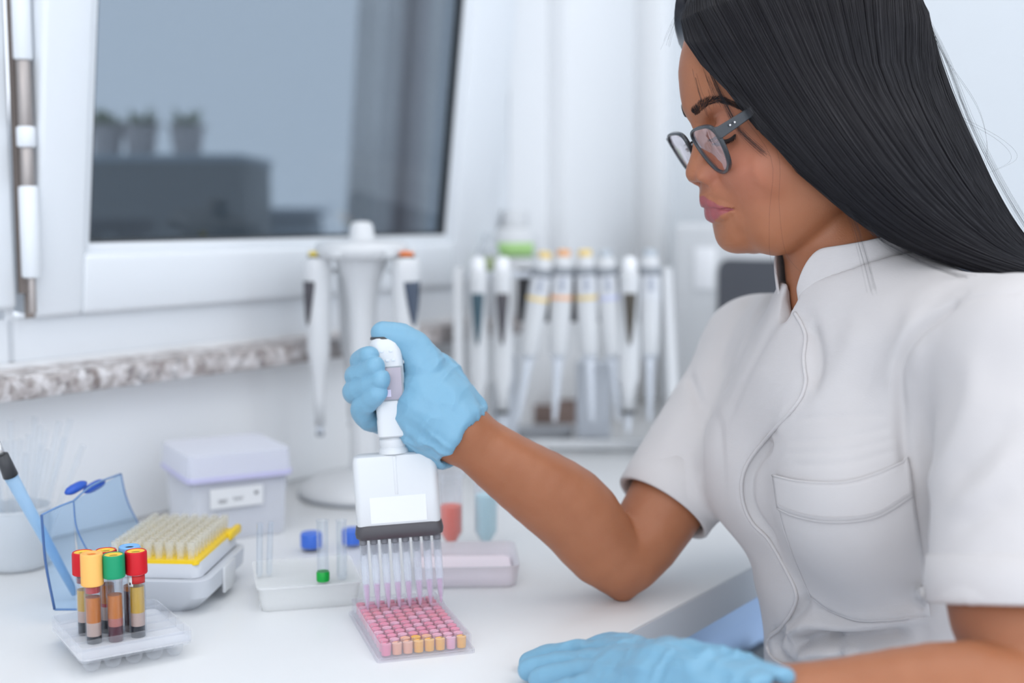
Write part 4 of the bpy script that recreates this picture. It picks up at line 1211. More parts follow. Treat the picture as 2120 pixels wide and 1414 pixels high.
# ---------------------------------------------------------------- white instrument with dark screen near the end wall
ps = bw_(0.98, 0.0, 0)
def on_s(u, v, s):
    r = ray(u, v); k = (s - (ORIG - BE) @ BD) / (r @ BD); p = ORIG + r * k
    return (p - BE) @ BN, p[2]
t0, zt_ = on_s(1392, 462, 0.98)
an = empty('analyser', tuple(bw_(0.98, t0, TZ)), label='white laboratory analyser with a dark rounded screen behind the shoulder', cat='analyser')
an.rotation_euler = (0, 0, BA)
hA = zt_ - TZ
obj('cabinet', new_box(0.0, 0.20, -0.42, 0.0, 0.006, hA, 0.010, 3), WHITE, an)
ta, za = on_s(1486, 536, 0.975); tb2, zb2 = on_s(1800, 760, 0.975)
bm = bmesh.new()
poly = rrect(t0 and abs(tb2 - ta), za - zb2, 0.018, 6)
prism(bm, [(x, y) for x, y in poly], 0.0, 0.004)
M_ = Matrix.Translation((-0.0045, (ta + tb2) / 2 - t0, (za + zb2) / 2 - TZ)) @ Matrix(((0, 0, 1, 0), (1, 0, 0, 0), (0, 1, 0, 0), (0, 0, 0, 1)))
bmesh.ops.transform(bm, matrix=M_, verts=bm.verts); bmesh.ops.recalc_face_normals(bm, faces=bm.faces)
obj('screen', bm, mat('screen_dark', (0.095, 0.10, 0.115), 0.3, coat=0.3), an, 40)
ta, za = on_s(1436, 512, 0.975); tb2, zb2 = on_s(1478, 600, 0.975)
obj('side_panel', new_box(-0.003, 0.002, tb2 - t0, ta - t0, zb2 - TZ, za - TZ, 0.001), mat('panel_bright', (0.90, 0.91, 0.93), 0.4), an)
obj('plinth', new_box(0.01, 0.19, -0.41, -0.01, 0.0, 0.008), DARK, an)
# ================================================================== the person
# head frame: M mid head, F forward (horizontal), Lh her left (towards the camera), z up
HY = math.radians(188.4)
HF = np.array([math.cos(HY), math.sin(HY), 0.0])
HL = np.array([-HF[1], HF[0], 0.0])
if HL[1] > 0: HL = -HL
HU = np.array([0, 0, 1.0])
HM = P(1646, 300, 0.985)

def hp(u, v, l=0.0):
    """(a, l, z) local: what is seen at (u,v) with lateral offset l"""
    r = ray(u, v)
    t = (l - (ORIG - HM) @ HL) / (r @ HL)
    p = ORIG + r * t - HM
    return np.array([p @ HF, l, p[2]])

def hw(q):
    return HM + HF * q[0] + HL * q[1] + HU * q[2]

def mir(q): return np.array([q[0], -q[1], q[2]])

TH = math.radians(24)
HR = np.stack([HF * math.cos(TH) - HU * math.sin(TH), HL, HU * math.cos(TH) + HF * math.sin(TH)], 1)   # pitched axes
HR0 = np.stack([HF, HL, HU], 1)

def build_head(B):
    def ell(u, v, l, r, k=0.0, mode='add', R=HR, both=False):
        q = hp(u, v, l)
        B.ellipsoid(hw(q), r, R, k, mode)
        if both: 
            Rm = R - 2 * np.outer(HL, HL @ R)
            B.ellipsoid(hw(mir(q)), r, Rm, k, mode)
    def ch(pts, rad, k=0.0, mode='add', both=False):
        qs = [hp(*p) for p in pts]
        B.chain([hw(q) for q in qs], rad, k, mode)
        if both: B.chain([hw(mir(q)) for q in qs], rad, k, mode)
    # skull
    ell(1657, 122, 0, (0.0935, 0.071, 0.086), 0)
    ell(1538, 180, 0, (0.044, 0.052, 0.056), 0.012)          # forehead
    # face mass
    ell(1606, 330, 0, (0.053, 0.056, 0.072), 0.014)
    ell(1562, 425, 0, (0.035, 0.034, 0.034), 0.012)           # muzzle
    ell(1563, 332, 0.030, (0.027, 0.024, 0.026), 0.014, both=True)     # cheek
    ell(1650, 325, 0.054, (0.034, 0.010, 0.020), 0.014, both=True)     # zygomatic arch
    # jaw
    ch([(1526, 485, 0), (1604, 474, 0.028), (1715, 392, 0.046)], [0.0125, 0.0150, 0.016], 0.018, both=True)
    ell(1640, 405, 0.034, (0.032, 0.020, 0.026), 0.02, both=True)     # cheek over the teeth
    ell(1524, 489, 0, (0.0145, 0.020, 0.0125), 0.008, R=HR0)          # chin
    # brow ridge
    ch([(1446, 226, 0.004), (1484, 222, 0.020), (1538, 232, 0.042)], [0.0075, 0.0080, 0.0070], 0.010, both=True)
    # eye socket and lid
    ell(1490, 262, 0.030, (0.0095, 0.0150, 0.0085), 0.012, 'sub', both=True)
    ell(1511, 267, 0.0290, (0.0122, 0.0140, 0.0122), 0.006, both=True)
    # nose
    ch([(1462, 245, 0), (1458, 278, 0), (1453, 318, 0), (1446, 346, 0)], [0.0085, 0.0072, 0.0076, 0.0090], 0.008)
    ell(1447, 356, 0, (0.0102, 0.0112, 0.0090), 0.005)
    ell(1474, 358, 0.0125, (0.0125, 0.0066, 0.0090), 0.005, both=True)   # ala
    ell(1461, 372, 0.0070, (0.0046, 0.0026, 0.0034), 0.0015, 'sub', both=True)  # nostril
    # philtrum / mouth
    ch([(1482, 394, 0), (1498, 397, 0.010), (1526, 406, 0.019)], [0.0108, 0.0100, 0.0080], 0.007, both=True)
    ch([(1507, 471, 0), (1520, 468, 0.010), (1538, 454, 0.020)], [0.0088, 0.0088, 0.0080], 0.007, both=True)
    ch([(1466, 418, 0), (1476, 419, 0.007), (1494, 426, 0.015), (1512, 431, 0.0220)], [0.0068, 0.0064, 0.0052, 0.0030], 0.0025, both=True)
    ch([(1481, 447, 0), (1489, 446.5, 0.007), (1501, 443, 0.015), (1513, 438, 0.0215)], [0.0076, 0.0073, 0.0058, 0.0030], 0.0025, both=True)
    ch([(1455, 431.5, 0), (1466, 432, 0.008), (1486, 433, 0.0165), (1508, 434, 0.0225), (1520, 434, 0.0255)], [0.0005, 0.0005, 0.0006, 0.0010, 0.0006], 0.0016, 'sub', both=True)
    # ear (under the hair)
    ell(1712, 235, 0.072, (0.016, 0.006, 0.028), 0.004, both=True)

def build_body():
    xs = axis_steps(-0.16, 0.52, 0.125, 0.34, 0.0010, 0.0030)
    ys = axis_steps(0.55, 1.24, 0.885, 1.075, 0.0010, 0.0030)
    zs = axis_steps(0.70, 1.26, 1.005, 1.21, 0.0010, 0.0030)
    B = Field(xs, ys, zs)
    build_head(B)
    # neck
    B.capsule(P(1742, 440, 1.0), P(1768, 560, 0.985), 0.044, 0.048, 0.012)
    B.capsule(P(1768, 560, 0.985), P(1790, 660, 0.985), 0.048, 0.058, 0.02)
    # torso under the tunic
    for c, r in TORSO_IN:
        B.ellipsoid(c, r, TR, 0.04)
    for nm in ('R', 'L'):
        arm_chain(B, nm)
        hand_chain(B, nm, -0.0012)
    return B

# torso frame
SH_R = np.array([0.226, 1.13, 0.945])
SH_L = np.array([0.335, 0.820, 0.978])
EL_R = P(1296, 1152, 1.060)
EL_L = np.array([0.318, 0.690, 0.788])
WR_R = P(938, 880, 0.995)
WR_L = P(1520, 1468, 0.735)
_s = (SH_L - SH_R)[:2]; _s = _s / np.linalg.norm(_s)
CUFF_R = P(1372, 1052, 1.082)
CUFF_L = P(2114, 1246, 0.765)
TS = np.array([_s[0], _s[1], 0])
TN = np.array([_s[1], -_s[0], 0])        # chest normal
if TN[0] > 0: TN = -TN
TR = np.stack([TN, TS, HU], 1)
TORSO_IN = [(np.array([0.282, 0.98, 0.90]), (0.070, 0.110, 0.09)),
            (np.array([0.285, 0.975, 0.80]), (0.055, 0.080, 0.10)),
            (np.array([0.300, 0.970, 0.70]), (0.050, 0.080, 0.07))]

def arm_chain(B, side):
    if side == 'R':
        e, w = EL_R, WR_R
        m = e * 0.66 + w * 0.34 + np.array([0, 0, 0.004])
        B.limb([SH_R, e * 0.5 + SH_R * 0.5, e, m, e * 0.3 + w * 0.7, w], [0.038, 0.0375, 0.0305, 0.0350, 0.0275, 0.0200], 0.02)
        B.capsule(P(1292, 1180, 1.060), P(1290, 1228, 1.058), 0.0205, 0.0055, 0.018)     # point of the elbow on the bench
    else:
        e, w = EL_L, WR_L
        m = e * 0.68 + w * 0.32 + np.array([0, 0, 0.004])
        B.limb([SH_L, CUFF_L * 0.55 + SH_L * 0.45, CUFF_L + [0.0, 0, 0], e, m, e * 0.3 + w * 0.7, w], [0.042, 0.044, 0.044, 0.0395, 0.0385, 0.030, 0.0230], 0.02)

# fingers: list of (pixel, pixel, depth) joints and radii
HAND_R = dict(
    palm=[([(938, 880, 0.995), (898, 832, 1.002), (888, 785, 1.008)], [0.0235, 0.0265, 0.0210]),
          ([(915, 882, 1.005), (862, 858, 1.017), (835, 832, 1.024)], [0.024, 0.024, 0.020]),
          ([(885, 800, 1.020), (848, 765, 1.034)], [0.0215, 0.0165])],
    fingers=[([(850, 748, 1.022), (800, 738, 1.034), (754, 746, 1.010), (747, 747, 0.992), (764, 735, 0.978)], [0.014, 0.0095, 0.0080, 0.0076, 0.0068]),
             ([(850, 782, 1.026), (796, 772, 1.038), (745, 780, 1.010), (738, 777, 0.990), (776, 759, 0.973)], [0.014, 0.0096, 0.0082, 0.0078, 0.0070]),
             ([(850, 816, 1.026), (800, 812, 1.038), (742, 814, 1.010), (735, 808, 0.990), (787, 786, 0.972)], [0.014, 0.0096, 0.0082, 0.0079, 0.0071]),
             ([(862, 862, 1.022), (818, 872, 1.032), (766, 868, 1.008), (750, 845, 0.989), (780, 814, 0.973)], [0.014, 0.0098, 0.0084, 0.0080, 0.0071])],
    thumb=([(908, 835, 0.998), (883, 768, 0.998), (860, 724, 0.996), (830, 700, 0.992), (794, 691, 0.990)], [0.021, 0.0165, 0.0130, 0.0108, 0.0092]))
HAND_L = dict(
    palm=[([(1500, 1456, 0.742), (1400, 1418, 0.775), (1290, 1388, 0.820)], [0.0225, 0.0205, 0.0155]),
          ([(1480, 1470, 0.740), (1370, 1442, 0.775), (1270, 1416, 0.805)], [0.021, 0.018, 0.014])],
    fingers=[([(1300, 1368, 0.835), (1220, 1356, 0.868), (1150, 1360, 0.884), (1096, 1374, 0.893)], [0.014, 0.0100, 0.0088, 0.0066]),
             ([(1280, 1384, 0.820), (1200, 1378, 0.848), (1140, 1382, 0.862), (1092, 1388, 0.868)], [0.0135, 0.0095, 0.0085, 0.0066]),
             ([(1290, 1400, 0.805), (1215, 1398, 0.830), (1160, 1402, 0.842), (1118, 1407, 0.850)], [0.0135, 0.0098, 0.0086, 0.0068]),
             ([(1300, 1424, 0.785), (1240, 1424, 0.803), (1195, 1428, 0.813), (1160, 1432, 0.820)], [0.012, 0.009, 0.0078, 0.0062])],
    thumb=([(1420, 1395, 0.782), (1330, 1362, 0.835), (1262, 1342, 0.868), (1215, 1348, 0.885)], [0.016, 0.0125, 0.0098, 0.0075]))

def hand_chain(B, side, infl, k=0.006):
    H = HAND_R if side == 'R' else HAND_L
    for pts, rad in H['palm']:
        B.chain([P(*p) for p in pts], [r + infl for r in rad], 0.018)
    for pts, rad in H['fingers'] + [H['thumb']]:
        _a = spline(np.column_stack([[P(*p) for p in pts], rad]), 16)
        q = list(_a[:, :3]); rr = list(_a[:, 3] + infl)
        F = Field.__new__(Field)
        F.x, F.y, F.z = B.x, B.y, B.z
        lo = np.min(q, 0) - 0.035; hi = np.max(q, 0) + 0.035
        sl = B._sl(lo, hi)
        F.x, F.y, F.z = B.x[sl[0]], B.y[sl[1]], B.z[sl[2]]
        F.F = np.full((len(F.x), len(F.y), len(F.z)), 0.03, np.float32)
        for i in range(len(q) - 1):
            F.capsule(q[i], q[i + 1], rr[i], rr[i + 1], 0.0)
        A = B.F[sl]; d = F.F
        # a finger melts into the palm only near its root
        root = q[0]
        X, Y, Z = B.x[sl[0]][:, None, None], B.y[sl[1]][None, :, None], B.z[sl[2]][None, None, :]
        dist = np.sqrt((X - root[0]) ** 2 + (Y - root[1]) ** 2 + (Z - root[2]) ** 2)
        kk = np.clip(0.010 - dist * 0.55, 0.0004, 0.009).astype(np.float32)
        h = np.maximum(kk - np.abs(A - d), 0) / kk
        B.F[sl] = np.minimum(A, d) - h * h * kk * 0.25

# target midline profile of the face (forehead to throat)
PROFILE = [(1424, 86), (1416, 102), (1410.5, 131), (1410.5, 166), (1413, 201), (1417, 226), (1428, 250), (1437, 270), (1437, 290), (1433, 314),
           (1427.5, 332), (1421.5, 350), (1421.5, 364), (1427, 374), (1438, 377), (1449, 377.5), (1452.5, 384), (1452, 395), (1448.5, 406), (1449, 416), (1453, 425), (1460, 431),
           (1461.5, 436), (1462, 446), (1467, 456), (1475, 462), (1481, 468), (1483, 480), (1486, 496), (1493, 510), (1505, 520), (1524, 525), (1559, 524), (1600, 522)]

def fit_profile(V):
    q = V - HM
    a, l, z = q @ HF, q @ HL, q[:, 2]
    C = hp(1590, 330)
    T_ = np.array([hp(*p)[[0, 2]] for p in spline(PROFILE, 400)]) - C[[0, 2]]
    tp = np.arctan2(T_[:, 1], T_[:, 0]); tr = np.hypot(T_[:, 0], T_[:, 1])
    ang = np.arctan2(z - C[2], a - C[0]); r = np.hypot(a - C[0], z - C[2])
    near = (np.abs(l) < 0.0030) & (r < 0.13) & (a > C[0] - 0.03)
    nb = 260
    lo, hi = tp.min(), tp.max()
    edges = np.linspace(lo, hi, nb + 1)
    b = np.digitize(ang[near], edges) - 1
    ra = np.zeros(nb)
    ok = (b >= 0) & (b < nb)
    np.maximum.at(ra, b[ok], r[near][ok])
    cen = (edges[:-1] + edges[1:]) / 2
    good = ra > 0.03
    ra = np.interp(cen, cen[good], ra[good])
    o = np.argsort(tp)
    rt = np.interp(cen, tp[o], tr[o])
    dd = rt - ra
    ker = np.ones(3) / 3
    dd = np.convolve(np.pad(dd, 1, 'edge'), ker, 'valid')
    print('profile residual mm: mean %.2f max %.2f' % (np.abs(dd).mean() * 1000, np.abs(dd).max() * 1000))
    if DEBUG:
        for i in range(0, nb, 10): print('  ang %.0f  target %.1f  actual %.1f mm' % (math.degrees(cen[i]), rt[i] * 1e3, ra[i] * 1e3))
    taper = np.clip(np.minimum((cen - lo) / 0.15, (hi - cen) / 0.15), 0, 1)
    dd = dd * taper
    sel = (r > 0.03) & (ang > lo) & (ang < hi) & (a > C[0] - 0.05)
    dv = np.interp(ang[sel], cen, dd)
    # fade with distance off the midline
    w = np.exp(-(l[sel] / np.interp(ang[sel], [-1.2, -0.7, 0.1, 0.5], [0.03, 0.014, 0.014, 0.035])) ** 2) * np.clip((r[sel] - 0.03) / 0.02, 0, 1)
    V = V.copy()
    s = (dv * w / np.maximum(r[sel], 1e-4))[:, None]
    V[sel] += (HF[None] * (a[sel] - C[0])[:, None] + HU[None] * (z[sel] - C[2])[:, None]) * s
    return V

def seg_dist(p, a, b):
    ba = b - a
    t = np.clip(((p - a) @ ba) / (ba @ ba), 0, 1)
    return np.linalg.norm(p - a - t[:, None] * ba, axis=1), t

def chain_dist(p, pts, rad):
    d = np.full(len(p), 1e9)
    for i in range(len(pts) - 1):
        dd, t = seg_dist(p, pts[i], pts[i + 1])
        d = np.minimum(d, dd - (rad[i] + (rad[i + 1] - rad[i]) * t))
    return d

def skin_attributes(me, V):
    q = V - HM
    loc = np.stack([q @ HF, np.abs(q @ HL), q[:, 2]], 1)
    lt = loc[:, 1]
    def zc(pts):
        qq = np.array([hp(*p) for p in pts])
        return np.interp(lt, qq[:, 1], qq[:, 2])
    zu = zc([(1448, 408, 0), (1456, 405, 0.005), (1466, 411, 0.010), (1490, 423, 0.018), (1519, 433, 0.025)])
    zl = zc([(1474, 461, 0), (1482, 460, 0.006), (1494, 452, 0.014), (1508, 442, 0.021), (1519, 435, 0.025)])
    e = 0.0005
    lip = np.clip((zu - loc[:, 2]) / e + 0.5, 0, 1) * np.clip((loc[:, 2] - zl) / e + 0.5, 0, 1) * np.clip((0.025 - lt) / e, 0, 1)
    front = loc[:, 0] > hp(1500, 430, 0)[0] - 0.03
    at = me.attributes.new('lip', 'FLOAT', 'POINT'); at.data.foreach_set('value', (lip * front).astype(np.float32))
    bl = np.exp(-(np.linalg.norm(loc - hp(1545, 350, 0.045), axis=1) / 0.028) ** 2)
    bl += 0.8 * np.exp(-(np.linalg.norm(loc - hp(1475, 362, 0.012), axis=1) / 0.012) ** 2)
    lid = np.exp(-(np.linalg.norm(loc - hp(1490, 250, 0.034), axis=1) / 0.012) ** 2)
    at = me.attributes.new('blush', 'FLOAT', 'POINT'); at.data.foreach_set('value', np.clip(bl, 0, 1).astype(np.float32))
    at = me.attributes.new('lid', 'FLOAT', 'POINT'); at.data.foreach_set('value', np.clip(lid, 0, 1).astype(np.float32))
    # roots of the brow hairs (tone under the brow)
    br = BROW_PTS()
    d = chain_dist(loc, br, [0.0020, 0.0028, 0.0026, 0.0018, 0.0008])
    at = me.attributes.new('brow', 'FLOAT', 'POINT'); at.data.foreach_set('value', np.clip(0.5 - d / 0.003, 0, 1).astype(np.float32))

def BROW_PTS():
    return [hp(1441, 232, 0.010), hp(1456, 217, 0.018), hp(1478, 207, 0.028), hp(1506, 210, 0.040), hp(1528, 220, 0.049)]

def skin_material():
    m = mat('skin', (0.50, 0.255, 0.165), rough=0.42, sss=0.18, spec=0.4)
    nt = m.node_tree
    b = nt.nodes['Principled BSDF']
    def attr(n):
        a = nt.nodes.new('ShaderNodeAttribute'); a.attribute_name = n
        return a.outputs['Fac']
    def mixc(fac, c1, c2, amt=1.0):
        x = nt.nodes.new('ShaderNodeMix'); x.data_type = 'RGBA'
        s = nt.nodes.new('ShaderNodeMath'); s.operation = 'MULTIPLY'; s.inputs[1].default_value = amt
        nt.links.new(fac, s.inputs[0]); nt.links.new(s.outputs[0], x.inputs['Factor'])
        if isinstance(c1, tuple): x.inputs['A'].default_value = (*c1, 1)
        else: nt.links.new(c1, x.inputs['A'])
        x.inputs['B'].default_value = (*c2, 1)
        return x.outputs['Result']
    tc = nt.nodes.new('ShaderNodeTexCoord')
    n = nt.nodes.new('ShaderNodeTexNoise'); n.inputs['Scale'].default_value = 45; n.inputs['Detail'].default_value = 5
    nt.links.new(tc.outputs['Object'], n.inputs['Vector'])
    c = mixc(n.outputs['Fac'], (0.405, 0.165, 0.083), (0.335, 0.124, 0.058), 1.0)
    c = mixc(attr('blush'), c, (0.56, 0.20, 0.14), 0.45)
    c = mixc(attr('lid'), c, (0.42, 0.17, 0.12), 0.45)
    c = mixc(attr('brow'), c, (0.07, 0.035, 0.028), 0.6)
    c = mixc(attr('lip'), c, (0.34, 0.088, 0.105), 0.88)
    nt.links.new(c, b.inputs['Base Color'])
    n2 = nt.nodes.new('ShaderNodeTexNoise'); n2.inputs['Scale'].default_value = 900; n2.inputs['Detail'].default_value = 3
    nt.links.new(tc.outputs['Object'], n2.inputs['Vector'])
    bp = nt.nodes.new('ShaderNodeBump'); bp.inputs['Strength'].default_value = 0.25; bp.inputs['Distance'].default_value = 0.0006
    nt.links.new(n2.outputs['Fac'], bp.inputs['Height']); nt.links.new(bp.outputs['Normal'], b.inputs['Normal'])
    return m

try: DEBUG
except NameError: DEBUG = False
person = empty('person', (0.30, 0.97, 0.0), label='seated person in a white tunic and blue gloves, looking down at a pipette', cat='person')
PINV = Matrix.Translation(-Vector(person.location))

def person_part(o, parent=None):
    o.parent = parent or person
    if parent is None:
        o.matrix_parent_inverse = Matrix.Identity(4)
    return o

def shift_mesh(me):
    me.transform(PINV)

B = build_body()
V, Q = B.mesh()
del B
V = smooth_verts(V, Q, 2, 0.5)
V = fit_profile(V)
BODY_V, BODY_Q = V, Q
me = np_mesh('body', V, Q)
skin_attributes(me, V)
shift_mesh(me)
body = link('body', me, skin_material(), person, smooth=True)
print('body verts', len(V))
# ---------------------------------------------------------------- numpy value noise
_lat = nrng.random((32, 32, 32))
def vnoise(p, scale, seed=0):
    q = p * scale + seed * 7.31
    i = np.floor(q).astype(int); f = q - i
    f = f * f * (3 - 2 * f)
    out = 0
    for a in (0, 1):
        for b in (0, 1):
            for c in (0, 1):
                w = (f[:, 0] if a else 1 - f[:, 0]) * (f[:, 1] if b else 1 - f[:, 1]) * (f[:, 2] if c else 1 - f[:, 2])
                out = out + w * _lat[(i[:, 0] + a) % 32, (i[:, 1] + b) % 32, (i[:, 2] + c) % 32]
    return out * 2 - 1

def cone(F, a, b, ra, rb, k=0.0, mode='add', t0=0.0, ext=0.0, nrm=None):
    """straight tube with a flat cut at b (and a round start at a)"""
    a = np.asarray(a, float); b = np.asarray(b, float)
    L = np.linalg.norm(b - a); ax = (b - a) / L
    def fn(X, Y, Z):
        px, py, pz = X - a[0], Y - a[1], Z - a[2]
        s = px * ax[0] + py * ax[1] + pz * ax[2]
        t = np.clip(s / L, t0, 1 + ext)
        cx, cy, cz = px - ax[0] * t * L, py - ax[1] * t * L, pz - ax[2] * t * L
        d = np.sqrt(cx * cx + cy * cy + cz * cz) - (ra + (rb - ra) * t)
        if nrm is not None:
            pl = (X - b[0]) * nrm[0] + (Y - b[1]) * nrm[1] + (Z - b[2]) * nrm[2]
            rad = np.sqrt(np.maximum(px * px + py * py + pz * pz - s * s, 0)) - (ra + (rb - ra) * np.clip(s / L, 0, 1 + ext))
            return np.where(s < 0, d, np.maximum(rad, pl))
        rad = np.sqrt(np.maximum(px * px + py * py + pz * pz - s * s, 0)) - (ra + (rb - ra) * np.clip(s / L, 0, 1 + ext))
        return np.where(s > L * (1 + ext) - 0.02, np.maximum(rad, s - L * (1 + ext)), d)
    r = max(ra, rb) * (2 if nrm is not None else 1)
    F.op(fn, np.minimum(a, b) - r, np.maximum(a, b) + r, k, mode)

NRM_L = np.array([0.0, -0.27, -0.96]); NRM_L /= np.linalg.norm(NRM_L)
# ---------------------------------------------------------------- tunic
def build_tunic():
    F = Field(np.arange(0.06, 0.47, 0.0020), np.arange(0.66, 1.24, 0.0020), np.arange(0.655, 1.075, 0.0020))
    c0 = np.array([0.285, 0.975, 0.0])
    def E(n, s, z, r, k=0.0, mode='add'):
        F.ellipsoid(c0 + TN * n + TS * s + HU * z, r, TR, k, mode)
    E(0.000, 0.0, 0.905, (0.098, 0.140, 0.105))
    E(-0.002, 0.0, 0.80, (0.084, 0.118, 0.12), 0.04)
    E(-0.035, 0.0, 0.69, (0.100, 0.130, 0.08), 0.04)
    E(0.050, 0.062, 0.868, (0.062, 0.064, 0.066), 0.03)
    E(0.050, -0.062, 0.868, (0.062, 0.064, 0.066), 0.03)
    # shoulders and yoke
    F.capsule(SH_R + [0, 0, 0.004], SH_L + [0, 0, 0.004], 0.050, 0.050, 0.04)
    nb = P(1790, 640, 0.985)
    F.capsule(nb, nb - [0, 0, 0.05], 0.062, 0.080, 0.04)
    F.capsule(nb - [0, 0, 0.014], SH_L + [0, 0.03, -0.006], 0.058, 0.046, 0.03)
    cone(F, SH_R, CUFF_R, 0.052, 0.0435, 0.018)
    cone(F, SH_L, CUFF_L, 0.052, 0.0555, 0.014, nrm=NRM_L)
    # hollow sleeves and neck opening
    for a, b, r in ((SH_R, CUFF_R, 0.0405), (SH_L, CUFF_L, 0.0520)):
        d = (b - a) / np.linalg.norm(b - a)
        cone(F, b - d * 0.045, b + d * 0.03, r * 0.92, r, 0, 'sub', ext=0.0)
    F.capsule(P(1772, 470, 0.985), P(1792, 668, 0.985), 0.0585, 0.0585, 0.006, 'sub')
    nc_ = P(1778, 622, 0.985)
    F.capsule(nc_, nc_ + TN * 0.11 + [0, 0, -0.012], 0.009, 0.006, 0.004, 'sub')
    F.capsule(nc_ + [0, 0, 0.012], nc_ + TN * 0.11 + [0, 0, 0.0], 0.014, 0.009, 0.004, 'sub')
    F.capsule(nc_ + [0, 0, 0.030], nc_ + TN * 0.11 + [0, 0, 0.014], 0.016, 0.012, 0.004, 'sub')
    return F

F = build_tunic()
V, Q = F.mesh(); del F
V = smooth_verts(V, Q, 3, 0.5)

def bvh_of(V, Q):
    return BVHTree.FromPolygons([tuple(v) for v in V.tolist()], Q.tolist())

tb = bvh_of(V, Q)
OV = Vector(ORIG)
def cast(bv, u, v, off=0.0):
    d = Vector(ray(u, v)).normalized()
    h = bv.ray_cast(OV, d)
    if h[0] is None: return None
    n = h[1] if h[1].dot(d) < 0 else -h[1]
    return np.array(h[0] + n * off), np.array(n)

def cast_line(bv, pts, n, off=0.0):
    out = []
    for q in spline(pts, n):
        r = cast(bv, q[0], q[1], off)
        if r is not None: out.append(r[0])
    return np.array(out)

FOLDS = [  # (pixel polyline, amplitude (m, negative is a crease), half width (m))
    # closing edge of the front: step down on the wearer's left of it
    ([(1668, 660), (1684, 705), (1690, 750), (1682, 795), (1672, 815)], -0.0060, 0.0060),
    ([(1600, 905), (1566, 950), (1548, 985), (1546, 1030), (1560, 1068), (1592, 1108), (1610, 1140)], -0.0075, 0.0060),
    ([(1658, 1215), (1662, 1245), (1640, 1290), (1606, 1322), (1606, 1352), (1640, 1378), (1690, 1385)], -0.0070, 0.0060),
    # sleeve seam
    ([(1990, 612), (1945, 650), (1900, 690), (1868, 742), (1860, 800), (1866, 880), (1880, 980)], -0.0050, 0.0045),
    ([(2120, 604), (2060, 610), (2000, 622), (1950, 652)], -0.0010, 0.0022),
    # soft pulls from shoulder and collar
    ([(1640, 610), (1590, 690), (1540, 790), (1500, 880)], -0.0022, 0.008),
    ([(1600, 600), (1560, 660), (1520, 760), (1490, 840)], 0.0022, 0.008),
    ([(1560, 600), (1510, 690), (1475, 800)], -0.0020, 0.008),
    ([(1800, 640), (1760, 720), (1720, 800), (1640, 880)], 0.0028, 0.012),
    ([(1850, 680), (1800, 780), (1740, 860)], -0.0022, 0.010),
    ([(1905, 620), (1880, 680), (1850, 760)], 0.0030, 0.009),
    ([(1925, 690), (1902, 740), (1893, 800)], 0.0030, 0.007),
    ([(1600, 905), (1620, 860), (1660, 830)], 0.0020, 0.008),
    # fine drag lines above the pocket
    ([(1630, 915), (1730, 908), (1850, 884)], -0.0007, 0.0022),
    ([(1625, 938), (1740, 934), (1860, 906)], -0.0007, 0.0020),
    ([(1640, 962), (1740, 960), (1860, 930)], -0.0008, 0.0022),
    ([(1660, 868), (1740, 862), (1840, 858)], -0.0006, 0.0024),
    # waist gathers
    ([(1620, 1310), (1680, 1292), (1760, 1292), (1850, 1275), (1925, 1262)], 0.0095, 0.0065),
    ([(1640, 1335), (1700, 1318), (1780, 1322), (1900, 1312)], -0.0090, 0.006),
    ([(1650, 1362), (1720, 1345), (1790, 1350), (1880, 1345)], 0.0095, 0.006),
    ([(1690, 1308), (1735, 1335), (1750, 1372)], -0.0070, 0.005),
    ([(1760, 1335), (1785, 1355), (1795, 1390)], -0.0070, 0.005),
    ([(1680, 1372), (1720, 1372), (1780, 1375)], -0.0040, 0.005),
    ([(1500, 1180), (1540, 1240), (1580, 1280)], 0.0015, 0.010),
    # sleeves
    ([(2000, 700), (2010, 820), (1960, 940), (1920, 1010)], 0.0026, 0.010),
    ([(2120, 830), (2040, 930), (1950, 1010)], -0.0026, 0.009),
    ([(2120, 920), (2040, 1010), (1950, 1070)], 0.0026, 0.009),
    ([(2110, 1000), (2040, 1060), (1960, 1100)], -0.0024, 0.008),
    ([(1430, 700), (1422, 760), (1440, 815), (1456, 850)], -0.0035, 0.005),
    ([(1456, 850), (1452, 930), (1450, 1010)], -0.0030, 0.006),
    ([(1420, 830), (1390, 900), (1350, 960)], 0.0015, 0.010),
    ([(1440, 880), (1410, 960), (1370, 1010)], -0.0014, 0.010),
]
N0 = vert_normals(V, Q)
disp = np.zeros(len(V))
for pl, amp, wd in FOLDS:
    L3 = cast_line(tb, pl, 24)
    if len(L3) < 2: continue
    lo = L3.min(0) - wd * 3; hi = L3.max(0) + wd * 3
    sel = np.nonzero(((V > lo) & (V < hi)).all(1))[0]
    d = np.full(len(sel), 1e9)
    for i in range(len(L3) - 1):
        dd, t = seg_dist(V[sel], L3[i], L3[i + 1])
        fade = 1.0
        d = np.minimum(d, dd)
    # taper towards the two ends
    e = np.minimum(np.linalg.norm(V[sel] - L3[0], axis=1), np.linalg.norm(V[sel] - L3[-1], axis=1))
    tp = np.clip(e / (wd * 2.2), 0.25, 1)
    facing = (N0[sel] @ N0[sel].mean(0)) > -0.2
    disp[sel] += amp * np.exp(-(d / wd) ** 2) * tp * facing
disp += vnoise(V, 22, 1) * 0.0013 + vnoise(V, 55, 2) * 0.00045
V = V + N0 * disp[:, None]
V = smooth_verts(V, Q, 1, 0.5)
TUNIC_V, TUNIC_Q = V, Q
tb = bvh_of(V, Q)

